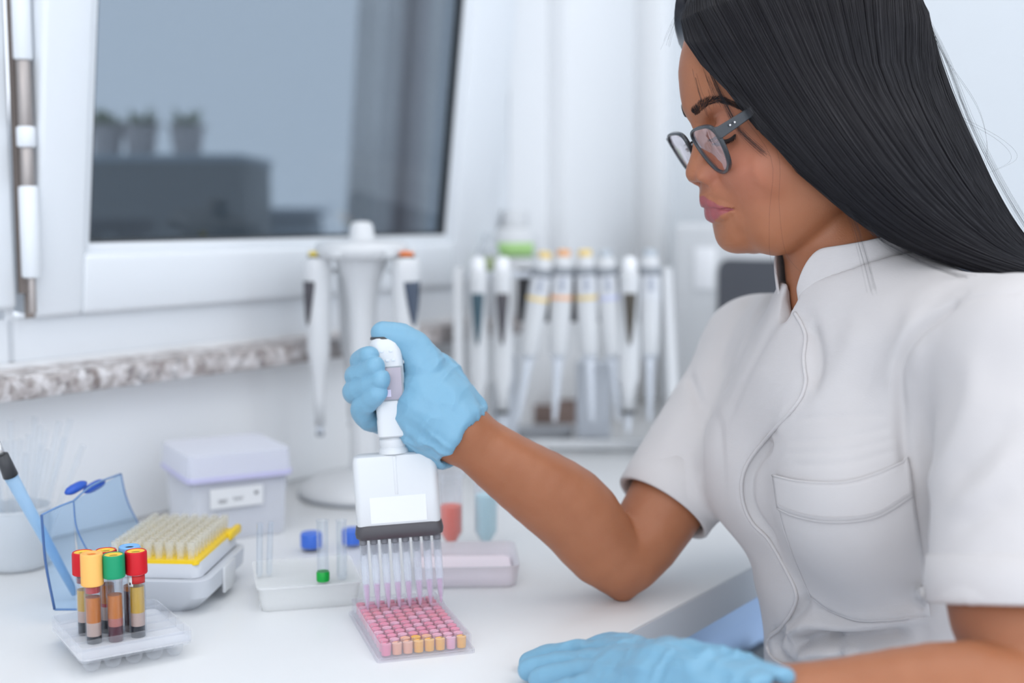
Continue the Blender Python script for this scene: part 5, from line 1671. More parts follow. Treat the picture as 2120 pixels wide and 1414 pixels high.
def fabric(name='tunic_cotton', col=(0.585, 0.56, 0.555)):
    m = mat(name, col, rough=0.85, sheen=0.15, spec=0.25)
    nt = m.node_tree
    if 'done' in m: return m
    b = nt.nodes['Principled BSDF']
    tc = nt.nodes.new('ShaderNodeTexCoord')
    mp = nt.nodes.new('ShaderNodeMapping'); mp.inputs['Scale'].default_value = (1, 1, 4)
    n = nt.nodes.new('ShaderNodeTexNoise'); n.inputs['Scale'].default_value = 420; n.inputs['Detail'].default_value = 4
    bp = nt.nodes.new('ShaderNodeBump'); bp.inputs['Strength'].default_value = 0.35; bp.inputs['Distance'].default_value = 0.0004
    nt.links.new(tc.outputs['Object'], mp.inputs[0]); nt.links.new(mp.outputs[0], n.inputs['Vector'])
    nt.links.new(n.outputs['Fac'], bp.inputs['Height']); nt.links.new(bp.outputs['Normal'], b.inputs['Normal'])
    m['done'] = 1
    return m

FAB = fabric()
me = np_mesh('tunic', V, Q); shift_mesh(me)
tunic = link('tunic', me, FAB, person, smooth=True)
tunic['label'] = 'white short-sleeved tunic with a stand-up collar'

def P_tube(name, pts3, r, m, parent, n=6, shift=True, smooth=True, rz=None):
    bm = bmesh.new()
    tube(bm, [tuple(p) for p in pts3], r, n)
    if shift: bmesh.ops.transform(bm, matrix=PINV, verts=bm.verts)
    return obj(name, bm, m, parent, smooth)

# turned front edge of the closing placket
PLK = [(1646, 648), (1660, 672), (1668, 700), (1664, 745), (1668, 795), (1650, 838), (1592, 902), (1552, 952), (1536, 995), (1540, 1045),
       (1560, 1085), (1590, 1115), (1618, 1160), (1644, 1212), (1648, 1245), (1625, 1290), (1592, 1322), (1596, 1356), (1630, 1380), (1692, 1392)]
L3 = cast_line(tb, PLK, 120, 0.0006)
L3 = spline(L3[::3], 110)
P_tube('placket_edge', L3, 0.0015, FAB, tunic, 8)

# chest pocket: a patch lying on the cloth, with hem band and stitching
def patch(name, grid_px, off, m, parent, thick=0.0009):
    G = []
    for row in grid_px:
        R = []
        for (u, v) in row:
            r = cast(tb, u, v, off)
            R.append(r[0] if r is not None else None)
        G.append(R)
    # fill misses from the previous column
    for R in G:
        last = None
        for i in range(len(R)):
            if R[i] is None: R[i] = last
            last = R[i]
    A = np.array(G)
    for _ in range(2):
        A[1:-1, 1:-1] = (A[1:-1, 1:-1] * 2 + A[:-2, 1:-1] + A[2:, 1:-1] + A[1:-1, :-2] + A[1:-1, 2:]) / 6
    h, w = A.shape[:2]
    f = [(i * w + j, i * w + j + 1, (i + 1) * w + j + 1, (i + 1) * w + j) for i in range(h - 1) for j in range(w - 1)]
    o = pyobj(name, A.reshape(-1, 3), f, m, parent)
    o.data.transform(PINV)
    md = o.modifiers.new('thickness', 'SOLIDIFY'); md.thickness = thick; md.offset = 0
    return o, A

top = spline([(1607, 985), (1650, 996), (1700, 1001), (1760, 998), (1820, 980), (1884, 948)], 34)
bot = spline([(1682, 1234), (1712, 1258), (1745, 1276), (1785, 1287), (1850, 1284), (1924, 1274)], 34)
lef = spline([(1607, 985), (1612, 1030), (1622, 1075), (1636, 1120), (1655, 1170), (1682, 1234)], 30)
rig = spline([(1884, 948), (1890, 1020), (1898, 1080), (1906, 1140), (1914, 1200), (1924, 1274)], 30)
def coons(top, bot, lef, rig):
    h, w = len(lef), len(top)
    G = []
    for i in range(h):
        t = i / (h - 1); row = []
        for j in range(w):
            s = j / (w - 1)
            p = ((1 - t) * top[j] + t * bot[j] + (1 - s) * lef[i] + s * rig[i]
                 - ((1 - s) * (1 - t) * top[0] + s * (1 - t) * top[-1] + (1 - s) * t * bot[0] + s * t * bot[-1]))
            row.append(tuple(p))
        G.append(row)
    return G
G = coons(top, bot, lef, rig)
pocket, A = patch('chest_pocket', G, 0.0016, FAB, tunic)
hem = spline([(1617, 1052), (1650, 1066), (1700, 1077), (1760, 1078), (1820, 1066), (1889, 1024)], 34)
G2 = coons(top, hem, spline([(1607, 985), (1617, 1052)], 8), spline([(1884, 948), (1889, 1024)], 8))
hem_o, A2 = patch('pocket_hem', G2, 0.0030, FAB, pocket)
P_tube('pocket_seam', A2[-1] , 0.0007, FAB, pocket, 6)
P_tube('pocket_seam', A2[0], 0.0009, FAB, pocket, 6)
P_tube('pocket_seam', A[8:, 0], 0.0007, FAB, pocket, 6)
P_tube('pocket_seam', A[-1], 0.0006, FAB, pocket, 6)
# stitches along the hem
bm = bmesh.new()
st = cast_line(tb, [(1620, 1042), (1652, 1056), (1700, 1066), (1760, 1067), (1820, 1055), (1886, 1013)], 140, 0.0038)
for i in range(0, len(st) - 1, 2):
    tube(bm, [tuple(st[i]), tuple(st[i + 1])], 0.00028, 4)
bmesh.ops.transform(bm, matrix=PINV, verts=bm.verts)
tag(obj('stitching', bm, FAB, pocket, False), kind='stuff')

# turned cuffs: bands round the sleeve ends
def cuff_band(a, b, r_in, r_out, width, m, parent, nrm=None):
    d = Vector((b - a) / np.linalg.norm(b - a))
    q = d.to_track_quat('Z', 'Y').to_matrix().to_4x4()
    M = PINV @ Matrix.Translation(Vector(b)) @ q
    bm = bmesh.new()
    n = 64
    lathe(bm, [(r_in, -width * 0.8), (r_out - 0.0012, -width), (r_out, -width + 0.0008), (r_out + 0.0008, -width / 2), (r_out, -0.001), (r_out - 0.001, 0.0004),
               (r_in + 0.0004, 0.0), (r_in, -0.001), (r_in - 0.001, -width * 0.8)], n, M)
    if nrm is not None:      # shear the band so that it ends in the plane of the sleeve's hem
        bb_ = np.array(PINV @ Vector(b))
        for v in bm.verts:
            rel = np.array(v.co) - bb_; sd = rel @ np.array(d); rad = rel - np.array(d) * sd
            v.co += d * float(-(rad @ nrm) / (np.array(d) @ nrm))
    bmesh.ops.recalc_face_normals(bm, faces=bm.faces)
    return obj('sleeve_cuff', bm, m, parent, True)
cuff_band(SH_R, CUFF_R, 0.0400, 0.0443, 0.034, FAB, tunic)
cuff_band(SH_L, CUFF_L, 0.0518, 0.0562, 0.030, FAB, tunic, NRM_L)

# stand-up collar, open at the front
def collar():
    base = P(1778, 628, 0.985); top = P(1756, 526, 0.985)
    n = 60; rows = 12
    fa = math.atan2(TN[1], TN[0]) + math.radians(-2)
    verts = []
    for j in range(rows + 1):
        t = j / rows
        c = base * (1 - t) + top * t
        r = 0.0605 * (1 - t) + 0.0545 * t
        for i in range(n + 1):
            s = i / n
            a = fa + math.radians(13) + s * math.radians(334)
            # rounded front corners: the band gets lower near its two ends
            e = min(s, 1 - s)
            drop = 1 - 0.55 * max(0, 1 - e / 0.075) ** 2
            tt = t * drop
            cc = base * (1 - tt) + top * tt
            rr = 0.0605 * (1 - tt) + 0.0545 * tt
            rr += 0.006 * math.exp(-(e / 0.04) ** 2) * tt
            side = 0.5 - 0.5 * math.cos(a - fa)
            verts.append(cc + np.array([math.cos(a) * rr * 1.0, math.sin(a) * rr, 0.028 * side * tt - 0.016 * (1 - tt) + 0.004 * (1 - side)]))
    f = []
    for j in range(rows):
        for i in range(n):
            k = j * (n + 1) + i
            f.append((k, k + 1, k + n + 2, k + n + 1))
    o = pyobj('collar', verts, f, FAB, tunic)
    o.data.transform(PINV)
    md = o.modifiers.new('thickness', 'SOLIDIFY'); md.thickness = 0.0022; md.offset = 0
    md = o.modifiers.new('smooth', 'SUBSURF'); md.levels = 1; md.render_levels = 1
    return o
collar()

# ---------------------------------------------------------------- gloves
def largest_piece(V, Q):
    lab = np.arange(len(V))
    while True:
        m = lab[Q].min(1)
        new = lab.copy()
        for i in range(4):
            np.minimum.at(new, Q[:, i], m)
        new = new[new]
        if (new == lab).all(): break
        lab = new
    ids, cnt = np.unique(lab, return_counts=True)
    keep = lab == ids[cnt.argmax()]
    mp = np.cumsum(keep) - 1
    Qk = Q[keep[Q[:, 0]]]
    return V[keep], mp[Qk]

def glove(side):
    if side == 'R':
        F = Field(np.arange(-0.16, 0.012, 0.0010), np.arange(0.93, 1.07, 0.0010), np.arange(0.86, 1.0, 0.0010))
        w0, w1, r0, r1 = P(893, 866, 0.999), P(948, 902, 0.995), 0.0262, 0.0262
        aw, ae = WR_R, EL_R
    else:
        F = Field(np.arange(-0.01, 0.20, 0.0010), np.arange(0.66, 0.94, 0.0011), np.arange(0.74, 0.85, 0.0010))
        w0, w1, r0, r1 = P(1490, 1452, 0.745), P(1600, 1484, 0.712), 0.0240, 0.0246
        aw, ae = WR_L, EL_L
    hand_chain(F, side, 0.0006)
    if side == 'L':
        F.capsule(P(1400, 1422, 0.78), P(1490, 1452, 0.745), 0.0225, 0.0240, 0.015)
    cone(F, w0, w1, r0, r1, 0.012)
    d = (w1 - w0) / np.linalg.norm(w1 - w0)
    cone(F, w1 - d * 0.016, w1, r1 - 0.0022, r1 - 0.0014, 0, 'sub', ext=0.6)
    V, Q = largest_piece(*F.mesh()); del F
    V = smooth_verts(V, Q, 2, 0.5)
    N = vert_normals(V, Q)
    s = (V - w1) @ d                      # along the wrist, 0 at the rim
    near = np.exp(-(np.clip(-s, 0, 1) / (0.055 if side == 'R' else 0.11)) ** 2)
    # rings and pulls of loose latex round the wrist
    ax = d
    ref = np.cross(ax, [0, 0, 1.0]); ref /= np.linalg.norm(ref); ref2 = np.cross(ax, ref)
    ang = np.arctan2((V - w1) @ ref2, (V - w1) @ ref)
    q = np.stack([s * 1.0, np.cos(ang) * 0.03, np.sin(ang) * 0.03], 1)
    ridge = 1 - 2 * np.abs(vnoise(q * np.array([2.6, 1.0, 1.0]), 42, 3))
    ridge2 = 1 - 2 * np.abs(vnoise(q * np.array([0.55, 1.5, 1.5]), 75, 4))
    long_ = 1 - 2 * np.abs(vnoise(V, 60, 5))
    dv = near * (0.0016 * ridge + (0.0022 if side == 'R' else 0.0034) * ridge2) + (1 - near) * (0.0006 if side == 'R' else 0.0011) * long_ + 0.0003 * vnoise(V, 160, 6)
    rim = np.exp(-(s / 0.006) ** 2)
    dv += rim * (0.0022 * vnoise(np.stack([np.cos(ang), np.sin(ang), s * 0], 1), 2.3, 7))
    V = V + N * dv[:, None] + (rim * vnoise(np.stack([np.cos(ang), np.sin(ang), s * 0], 1), 2.0, 9) * 0.0035)[:, None] * d
    me = np_mesh('glove', V, Q); shift_mesh(me)
    o = link('glove', me, GLV, person, smooth=True)
    return o, V, Q
GLV = mat('nitrile_blue', (0.195, 0.395, 0.54), rough=0.42, sss=0.12, spec=0.45, bump=(260, 0.35, 0.0008))
MATS['nitrile_blue'].node_tree.nodes['Principled BSDF'].inputs['Subsurface Radius'].default_value = (0.5, 0.8, 1.0)
gl_r, GRV, GRQ = glove('R'); gl_r['label'] = 'light blue glove on the hand gripping the pipette'
gl_l, GLV_, GLQ = glove('L'); gl_l['label'] = 'light blue glove on the hand lying on the bench edge'
# ---------------------------------------------------------------- hair: a swept sheet with strands over it
HG = [  # (s, [(u, v, depth), ...]) root at the parting -> tip
    (0.00, [(1450, -20, 0.985), (1450, 50, 0.970), (1474, 115, 0.950), (1510, 172, 0.932), (1546, 222, 0.922), (1578, 268, 0.918), (1612, 312, 0.916), (1672, 358, 0.914), (1728, 408, 0.914), (1782, 456, 0.914), (1860, 504, 0.910), (1985, 540, 0.905), (2170, 594, 0.900)]),
    (0.12, [(1466, -38, 0.985), (1474, 45, 0.962), (1502, 120, 0.938), (1530, 190, 0.920), (1580, 250, 0.910), (1636, 308, 0.905), (1692, 360, 0.903), (1745, 410, 0.903), (1805, 458, 0.903), (1880, 502, 0.902), (1965, 532, 0.900), (2060, 560, 0.900), (2180, 596, 0.898)]),
    (0.30, [(1500, -70, 0.985), (1518, 20, 0.945), (1556, 110, 0.918), (1606, 195, 0.904), (1660, 272, 0.897), (1714, 340, 0.894), (1768, 398, 0.893), (1826, 448, 0.893), (1890, 490, 0.893), (1955, 520, 0.893), (2030, 548, 0.894), (2110, 572, 0.896), (2200, 598, 0.898)]),
    (0.50, [(1570, -92, 0.985), (1600, 0, 0.935), (1644, 100, 0.908), (1694, 190, 0.895), (1748, 272, 0.888), (1802, 345, 0.886), (1858, 405, 0.886), (1914, 452, 0.887), (1970, 490, 0.889), (2030, 522, 0.892), (2090, 548, 0.895), (2150, 570, 0.898), (2220, 596, 0.900)]),
    (0.70, [(1650, -104, 0.985), (1694, -5, 0.940), (1742, 100, 0.912), (1790, 190, 0.898), (1842, 275, 0.892), (1894, 350, 0.890), (1944, 410, 0.890), (1992, 460, 0.892), (2038, 500, 0.895), (2084, 532, 0.898), (2130, 556, 0.901), (2175, 574, 0.903), (2230, 594, 0.905)]),
    (0.86, [(1740, -100, 0.985), (1790, -10, 0.955), (1836, 90, 0.930), (1878, 185, 0.916), (1920, 272, 0.908), (1962, 350, 0.905), (2004, 412, 0.905), (2042, 462, 0.907), (2078, 502, 0.909), (2114, 532, 0.911), (2150, 554, 0.912), (2188, 572, 0.913), (2238, 590, 0.914)]),
    (1.00, [(1830, -80, 0.990), (1878, -30, 0.985), (1908, 40, 0.975), (1940, 130, 0.965), (1974, 222, 0.955), (2010, 305, 0.950), (2044, 378, 0.948), (2072, 432, 0.946), (2098, 474, 0.945), (2126, 510, 0.943), (2158, 540, 0.940), (2196, 566, 0.937), (2244, 586, 0.933)]),
]
NT = 60
_S = np.array([g[0] for g in HG])
_G = np.array([spline([P(*p) for p in g[1]], NT) for g in HG])      # 7 x NT x 3

# dense guides, pushed clear of the head and shoulders
bb = bvh_of(BODY_V, BODY_Q)
def _dense():
    global _S, _G
    sd = np.linspace(0, 1, 49)
    G = hair_pt(sd)
    for it in range(3):
        for i in range(G.shape[0]):
            for j in range(NT):
                if it and j > 45: continue
                p = Vector(G[i, j])
                for bv, gap in ((bb, 0.0065), (tb, 0.004)):
                    h = bv.find_nearest(p, 0.06)
                    if h[0] is None: continue
                    dlt = p - h[0]
                    sgn = dlt.dot(h[1])
                    if sgn < 0 or dlt.length < gap:
                        p = h[0] + h[1] * gap
                G[i, j] = p
        K = G.copy()
        K[:, 1:-1] = (G[:, :-2] + 2 * G[:, 1:-1] + G[:, 2:]) / 4
        K[1:-1] = (K[:-2] + 2 * K[1:-1] + K[2:]) / 4
        for _ in range(2):
            K[:, 1:-1] = (K[:, :-2] + 2 * K[:, 1:-1] + K[:, 2:]) / 4
        G = K
    _S, _G = sd, G

def hair_pt(s, side=1):
    """guide curves at positions s (array) -> (n, NT, 3)"""
    s = np.clip(np.asarray(s, float), 0, 1)
    x = np.interp(s, _S, np.arange(len(_S)))
    i = np.clip(x.astype(int), 0, len(_S) - 2); t = (x - i)[:, None, None]
    p0, p1, p2, p3 = _G[np.maximum(i - 1, 0)], _G[i], _G[i + 1], _G[np.minimum(i + 2, len(_S) - 1)]
    out = 0.5 * ((2 * p1) + (-p0 + p2) * t + (2 * p0 - 5 * p1 + 4 * p2 - p3) * t ** 2 + (-p0 + 3 * p1 - 3 * p2 + p3) * t ** 3)
    return out

_dense()

def far_side(Pn):
    q = Pn - HM
    a, l, z = q @ HF, q @ HL, q[..., 2]
    tt = np.linspace(0, 1, Pn.shape[-2])
    fac = np.clip(tt * 3.0, 0, 1)
    # the far hair is tucked further back than the near hair
    a2 = a - 0.030 * fac
    l2 = -np.abs(l) * 0.96
    # low down it falls behind the far shoulder
    l2 = l2 + 0.035 * np.clip(tt - 0.55, 0, 1) ** 1.0
    return HM + HF * a2[..., None] + HL * l2[..., None] + HU * z[..., None]

HAIR = mat('black_hair', (0.013, 0.012, 0.016), rough=0.33, spec=0.5)
_hb = HAIR.node_tree.nodes['Principled BSDF']

# the solid body of hair: near sheet, round the back, far sheet
ns = 70
near = hair_pt(np.linspace(0, 1, ns))
far = far_side(hair_pt(np.linspace(1, 0, ns)))
q = near - HM
sheet = np.concatenate([near, far], 0)
seam = ns - 1
# soften where the two sheets meet at the back
sm = sheet.copy()
for _ in range(30):
    w = sm.copy()
    w[1:-1] = (sm[:-2] + sm[1:-1] * 2 + sm[2:]) / 4
    blend = np.exp(-((np.arange(len(sm)) - seam - 0.5) / 7.0) ** 2)[:, None, None]
    sm = sm * (1 - blend) + w * blend
sheet = sm
m_ = len(sheet)
# fine ridges running along the hair
ridge = nrng.normal(0, 1, m_ * 3)
fs = [(i * NT + j, (i + 1) * NT + j, (i + 1) * NT + j + 1, i * NT + j + 1) for i in range(m_ - 1) for j in range(NT - 1)]
hair = pyobj('hair', sheet.reshape(-1, 3), fs, HAIR, person)
hair.data.transform(PINV)
md = hair.modifiers.new('thickness', 'SOLIDIFY'); md.thickness = 0.003; md.offset = 1
hair['label'] = 'long straight black hair swept over the shoulder'

def strands(name, curves, r0, r1, parent, mat_):
    """curves (n, m, 3): three-sided tapered strands as one mesh"""
    C_ = np.asarray(curves)
    n, m, _ = C_.shape
    Tn = np.gradient(C_, axis=1); Tn /= np.linalg.norm(Tn, axis=2, keepdims=True) + 1e-12
    ref = np.array([0.3, -0.9, 0.3])
    A = np.cross(Tn, ref); A /= np.linalg.norm(A, axis=2, keepdims=True) + 1e-12
    Bv = np.cross(Tn, A)
    rr = np.linspace(r0, r1, m)[None, :, None]
    V = np.stack([C_ + rr * (A * math.cos(a) + Bv * math.sin(a)) for a in (0, 2.094, 4.189)], 2)   # n,m,3,3
    idx = np.arange(n * m * 3).reshape(n, m, 3)
    a = idx[:, :-1]; b = idx[:, 1:]
    Qs = [np.stack([a[..., k], a[..., (k + 1) % 3], b[..., (k + 1) % 3], b[..., k]], -1).reshape(-1, 4) for k in range(3)]
    me = np_mesh(name, V.reshape(-1, 3), np.concatenate(Qs))
    shift_mesh(me)
    o = link(name, me, mat_, parent, smooth=True)
    o['kind'] = 'stuff'
    return o

def normals_of(c0, s, far_=False):
    e = 0.01
    a = hair_pt(np.clip(s - e, 0, 1)); b = hair_pt(np.clip(s + e, 0, 1))
    dS = b - a
    T_ = np.gradient(c0, axis=1)
    N = np.cross(T_, dS)
    N /= np.linalg.norm(N, axis=2, keepdims=True) + 1e-12
    N *= np.sign(N[:, NT // 2:NT // 2 + 1, 1:2]) * -1        # towards the camera side
    return N

def make_strands(n, clump_n, spread, lift, seed):
    g = np.random.default_rng(seed)
    cl = g.random(clump_n)
    k = g.integers(0, clump_n, n)
    t = np.linspace(0, 1, NT)[None, :]
    s = cl[k][:, None] + g.normal(0, spread, (n, 1)) * (1 - 0.55 * t) + np.sin(t * g.uniform(2, 5, (n, 1)) + g.uniform(0, 6, (n, 1))) * 0.006
    s = np.clip(s, -0.002, 1.004)
    # evaluate each strand along a drifting s
    base = hair_pt(s.ravel()[::NT] if False else np.clip(s[:, NT // 2], 0, 1))
    lo = hair_pt(np.clip(s[:, 0], 0, 1)); hi = hair_pt(np.clip(s[:, -1], 0, 1))
    w = np.linspace(0, 1, NT)[None, :, None]
    c = lo * (1 - w) ** 2 + base * (2 * w * (1 - w)) + hi * w ** 2
    N = normals_of(base, s[:, NT // 2])
    lift_k = g.random(clump_n) * lift
    ph = g.uniform(0, 6, (n, 1))
    h = lift_k[k][:, None] + g.random((n, 1)) * 0.0012 + 0.0006 * np.sin(t * 7 + ph) + 0.0003
    return c + N * h[..., None]

c1 = make_strands(9000, 800, 0.004, 0.0030, 5)
strands('hair_strands', c1[:, ::3], 0.00015, 0.00011, hair, HAIR)
c2 = far_side(make_strands(700, 90, 0.012, 0.001, 6))
strands('hair_strands', c2[:, ::4], 0.00030, 0.0002, hair, HAIR)

# loose single hairs: over the brow, the cheek, the collar and the back edge
fly = []
def fly_px(pts, n, jit, jd=0.004):
    for _ in range(n):
        o = nrng.normal(0, jit, 2)
        L_ = [(p[0] + o[0] * (0.3 + 0.7 * i / len(pts)) + nrng.normal(0, jit * 0.12), p[1] + o[1] * (0.3 + 0.7 * i / len(pts)), p[2] + nrng.normal(0, jd)) for i, p in enumerate(pts)]
        fly.append(spline([P(*p) for p in L_], 18))
fly_px([(1430, 60, 0.965), (1432, 120, 0.955), (1448, 190, 0.945), (1465, 232, 0.94)], 9, 7)
fly_px([(1440, 90, 0.955), (1462, 150, 0.94), (1490, 215, 0.928)], 22, 9)
fly_px([(1470, 150, 0.935), (1500, 215, 0.925), (1530, 270, 0.92), (1580, 318, 0.914)], 34, 7)
fly_px([(1456, 40, 0.965), (1476, 115, 0.944), (1510, 172, 0.926), (1546, 222, 0.914), (1580, 268, 0.908), (1640, 325, 0.905)], 90, 5, 0.001)
fly_px([(1500, 160, 0.918), (1535, 205, 0.908), (1566, 244, 0.904), (1610, 296, 0.902)], 50, 6, 0.001)
fly_px([(1545, 240, 0.918), (1600, 330, 0.912), (1600, 440, 0.912), (1608, 540, 0.905), (1640, 590, 0.89)], 2, 12)
fly_px([(1690, 370, 0.905), (1760, 440, 0.90), (1790, 520, 0.885), (1812, 600, 0.862)], 10, 10)
fly_px([(1740, 410, 0.905), (1800, 480, 0.897), (1900, 540, 0.878), (2010, 580, 0.85)], 12, 10)
fly_px([(1780, 440, 0.90), (1840, 510, 0.89), (1960, 560, 0.87), (2100, 600, 0.84)], 10, 12)
fly_px([(1900, 0, 0.97), (1960, 120, 0.96), (2010, 250, 0.95), (2080, 390, 0.94), (2160, 520, 0.93)], 16, 7)
fly_px([(1960, 120, 0.96), (2030, 230, 0.95), (2050, 330, 0.95), (2010, 380, 0.95)], 2, 12)
fly_px([(1980, 240, 0.955), (2070, 290, 0.95), (2100, 330, 0.95), (2050, 360, 0.95)], 2, 8)
fly_px([(1440, 0, 0.97), (1405, 30, 0.975), (1390, 62, 0.98), (1380, 90, 0.98)], 6, 8)
strands('loose_strands', np.array(fly), 0.00008, 0.00005, hair, HAIR)

# front lock over the forehead on the far side of the parting
lock = []
for i in range(900):
    f = nrng.random(); 
    y0 = nrng.normal(0, 0.003)
    pts = [(1436 + 14 * f, -26 - 30 * f, 0.985), (1418 + 14 * f, 0, 0.992), (1406 + 13 * f, 30, 1.000), (1402 + 10 * f, 58, 1.008), (1408 + 6 * f, 88, 1.018), (1414 + 4 * f, 100 + 6 * f, 1.026)]
    lock.append(spline([P(u + nrng.normal(0, 1.3), v, d + y0) for u, v, d in pts], 14))
strands('front_lock', np.array(lock), 0.0004, 0.0002, hair, HAIR)
lk = [[P(1404 + 10 * 0 + 30 * f, -30 + 0 * f, 0.990 - 0.0 * f), P(1402 + 30 * f, 20, 0.998 - 0.012 * f), P(1404 + 24 * f, 56, 1.004 - 0.025 * f), P(1412 + 16 * f, 84, 1.012 - 0.045 * f), P(1421 + 8 * f, 99 , 1.016 - 0.05 * f)] for f in np.linspace(0, 1, 8)]
lk = np.array([spline(x, 12) for x in lk])
fs = [(i * 12 + j, (i + 1) * 12 + j, (i + 1) * 12 + j + 1, i * 12 + j + 1) for i in range(7) for j in range(11)]
fo = pyobj('front_lock', lk.reshape(-1, 3), fs, HAIR, hair); fo.data.transform(PINV)
md = fo.modifiers.new('thickness', 'SOLIDIFY'); md.thickness = 0.006; md.offset = 0

# scalp cap so that no skin shows under the parting
def scalp():
    q = BODY_V - HM
    a, l, z = q @ HF, q @ HL, q[:, 2]
    # hairline: above and behind a line from forehead to ear
    f0 = hp(1424, 84); f1 = hp(1640, 330)
    side = np.clip(np.abs(l) / 0.06, 0, 1)
    zl = np.interp(a, [-0.1, -0.06, f1[0] - 0.01, f0[0] - 0.030, f0[0] - 0.01], [-0.05, -0.05, 0.02, 0.085, f0[2] + 0.012])
    keep = (z > zl) & (a < f0[0] - 0.008 - 0.02 * side)
    return keep
keep = scalp()
fk = keep[BODY_Q].all(1)
Qk = BODY_Q[fk]
used, inv = np.unique(Qk, return_inverse=True)
Nn = vert_normals(BODY_V, BODY_Q)
_off = 0.0035 + 0.0075 * np.clip((BODY_V[:, 2] - P(1600, -25, 0.985)[2]) / 0.018, 0, 1)
me = np_mesh('scalp_hair', (BODY_V + Nn * _off[:, None])[used], inv.reshape(-1, 4)); shift_mesh(me)
link('scalp_hair', me, HAIR, hair, smooth=True)

# eyebrows and lashes
def hairs_on_skin(name, n, pos, dirn, length, r, lift=0.0008):
    cs = []
    for i in range(n):
        p = pos(i); d = dirn(i, p)
        cs.append([p, p + d * length * 0.5 + np.array([0, -lift * 0.3, 0]), p + d * length])
    return strands(name, np.array(cs), r, r * 0.35, body, BROWH)
BROWH = mat('brow_hair', (0.018, 0.013, 0.014), rough=0.5)
bp_ = [(1437, 236), (1446, 226), (1458, 215), (1472, 208), (1490, 206), (1508, 211), (1526, 219), (1536, 225)]
wd_ = [5.5, 8, 8, 7, 6, 5, 3.5, 2]
bw = spline(np.column_stack([bp_, wd_]), 200)
cs = []
for i in range(900):
    t = nrng.random(); u, v, w = bw[int(t * 199)]
    tan = bw[min(int(t * 199) + 2, 199)][:2] - bw[max(int(t * 199) - 2, 0)][:2]; tan /= np.linalg.norm(tan)
    off = nrng.uniform(-1, 1) * w
    u0, v0 = u - tan[1] * off, v + tan[0] * off
    r_ = cast(bb, u0, v0, 0.0002)
    tilt = -0.6 * (1 - t) ** 1.5 + nrng.normal(0, 0.10) + 0.25 * off / max(w, 1)
    dx = tan[0] * math.cos(tilt) - tan[1] * math.sin(tilt); dy = tan[0] * math.sin(tilt) + tan[1] * math.cos(tilt)
    L_ = nrng.uniform(6, 9)
    r2 = cast(bb, u0 + dx * L_ * 0.5, v0 + dy * L_ * 0.5, 0.0008); r3 = cast(bb, u0 + dx * L_, v0 + dy * L_, 0.0010)
    if r_ and r2 and r3 and np.linalg.norm(r3[0] - r_[0]) < 0.012:
        c = np.array([r_[0], r2[0], r3[0]]); cs.append(c)
def mirror_curves(c):
    q = c - HM
    return HM + HF * (q @ HF)[..., None] - HL * (q @ HL)[..., None] + HU * q[..., 2][..., None]
cs = np.array(cs)
strands('eyebrow', cs, 0.00011, 0.00004, body, BROWH)
strands('eyebrow', mirror_curves(cs), 0.00011, 0.00004, body, BROWH)
# upper lashes along the lid margin, swept down and forward
lm = spline([(1484, 283), (1492, 290), (1502, 292), (1513, 288), (1524, 279)], 60)
cs = []
for i in range(130):
    t = nrng.random(); u, v = lm[int(t * 59)]
    r_ = cast(bb, u, v - 2, 0.0002)
    if not r_: continue
    out = r_[1] * 0.6 + HF * (0.75 - 0.75 * t) - HU * 0.62
    out /= np.linalg.norm(out)
    L_ = nrng.uniform(0.006, 0.0088)
    a0 = r_[0]; a1 = a0 + out * L_ * 0.55; a2 = a0 + out * L_ + HU * 0.0016 + r_[1] * 0.001 + nrng.normal(0, 0.0004, 3)
    cs.append([a0, a1, a2])
cs = np.array(cs)
strands('eyelashes', cs, 0.00022, 0.00008, body, BROWH)
strands('eyelashes', mirror_curves(cs), 0.00022, 0.00008, body, BROWH)
# lid margin line
lmc = [cast(bb, u, v - 2, 0.0003) for u, v in lm[::4]]
lmc = np.array([x[0] for x in lmc if x])
P_tube('lid_margin', lmc, 0.0006, BROWH, body, 6)
P_tube('lid_margin', mirror_curves(lmc), 0.0006, BROWH, body, 6)

# ---------------------------------------------------------------- eyeglasses (a thing of its own, worn)
GO = hw(hp(1421, 276, 0))
GD = -HF * math.sin(math.radians(31)) - HU * math.cos(math.radians(31))
GF = np.cross(HL, GD); GF = GF if GF @ HF > 0 else -GF           # front normal of the frame
glasses = empty('eyeglasses', GO, label='black rectangular eyeglasses worn low on the nose', cat='glasses')
GI = Matrix.Translation(-Vector(glasses.location))
BLK = mat('black_acetate', (0.028, 0.033, 0.040), rough=0.28, coat=0.3)
LENS = clear_mat('lens_glass', (0.97, 0.93, 0.95), opacity=0.16, rough=0.02, body=(0.95, 0.86, 0.92), edge=0.5, glossy=True)
def gpt(l, d, f=0.0):
    wrap = -0.0022 * (l / 0.06) ** 2
    return GO + HL * l + GD * d + GF * (f + wrap)
OUT = [(0.0105, 0.004), (0.0180, -0.0005), (0.034, -0.0018), (0.052, -0.0010), (0.0610, 0.0035), (0.0625, 0.011), (0.0600, 0.021), (0.0545, 0.030),
       (0.0440, 0.0352), (0.0330, 0.0360), (0.0230, 0.0325), (0.0150, 0.0235), (0.0105, 0.0130)]
def closed(pts, n):
    p = np.array(pts + pts[:3], float)
    s = spline(p, n * (len(p) - 1) + 1)
    k = n
    return s[k:k + n * len(pts)]
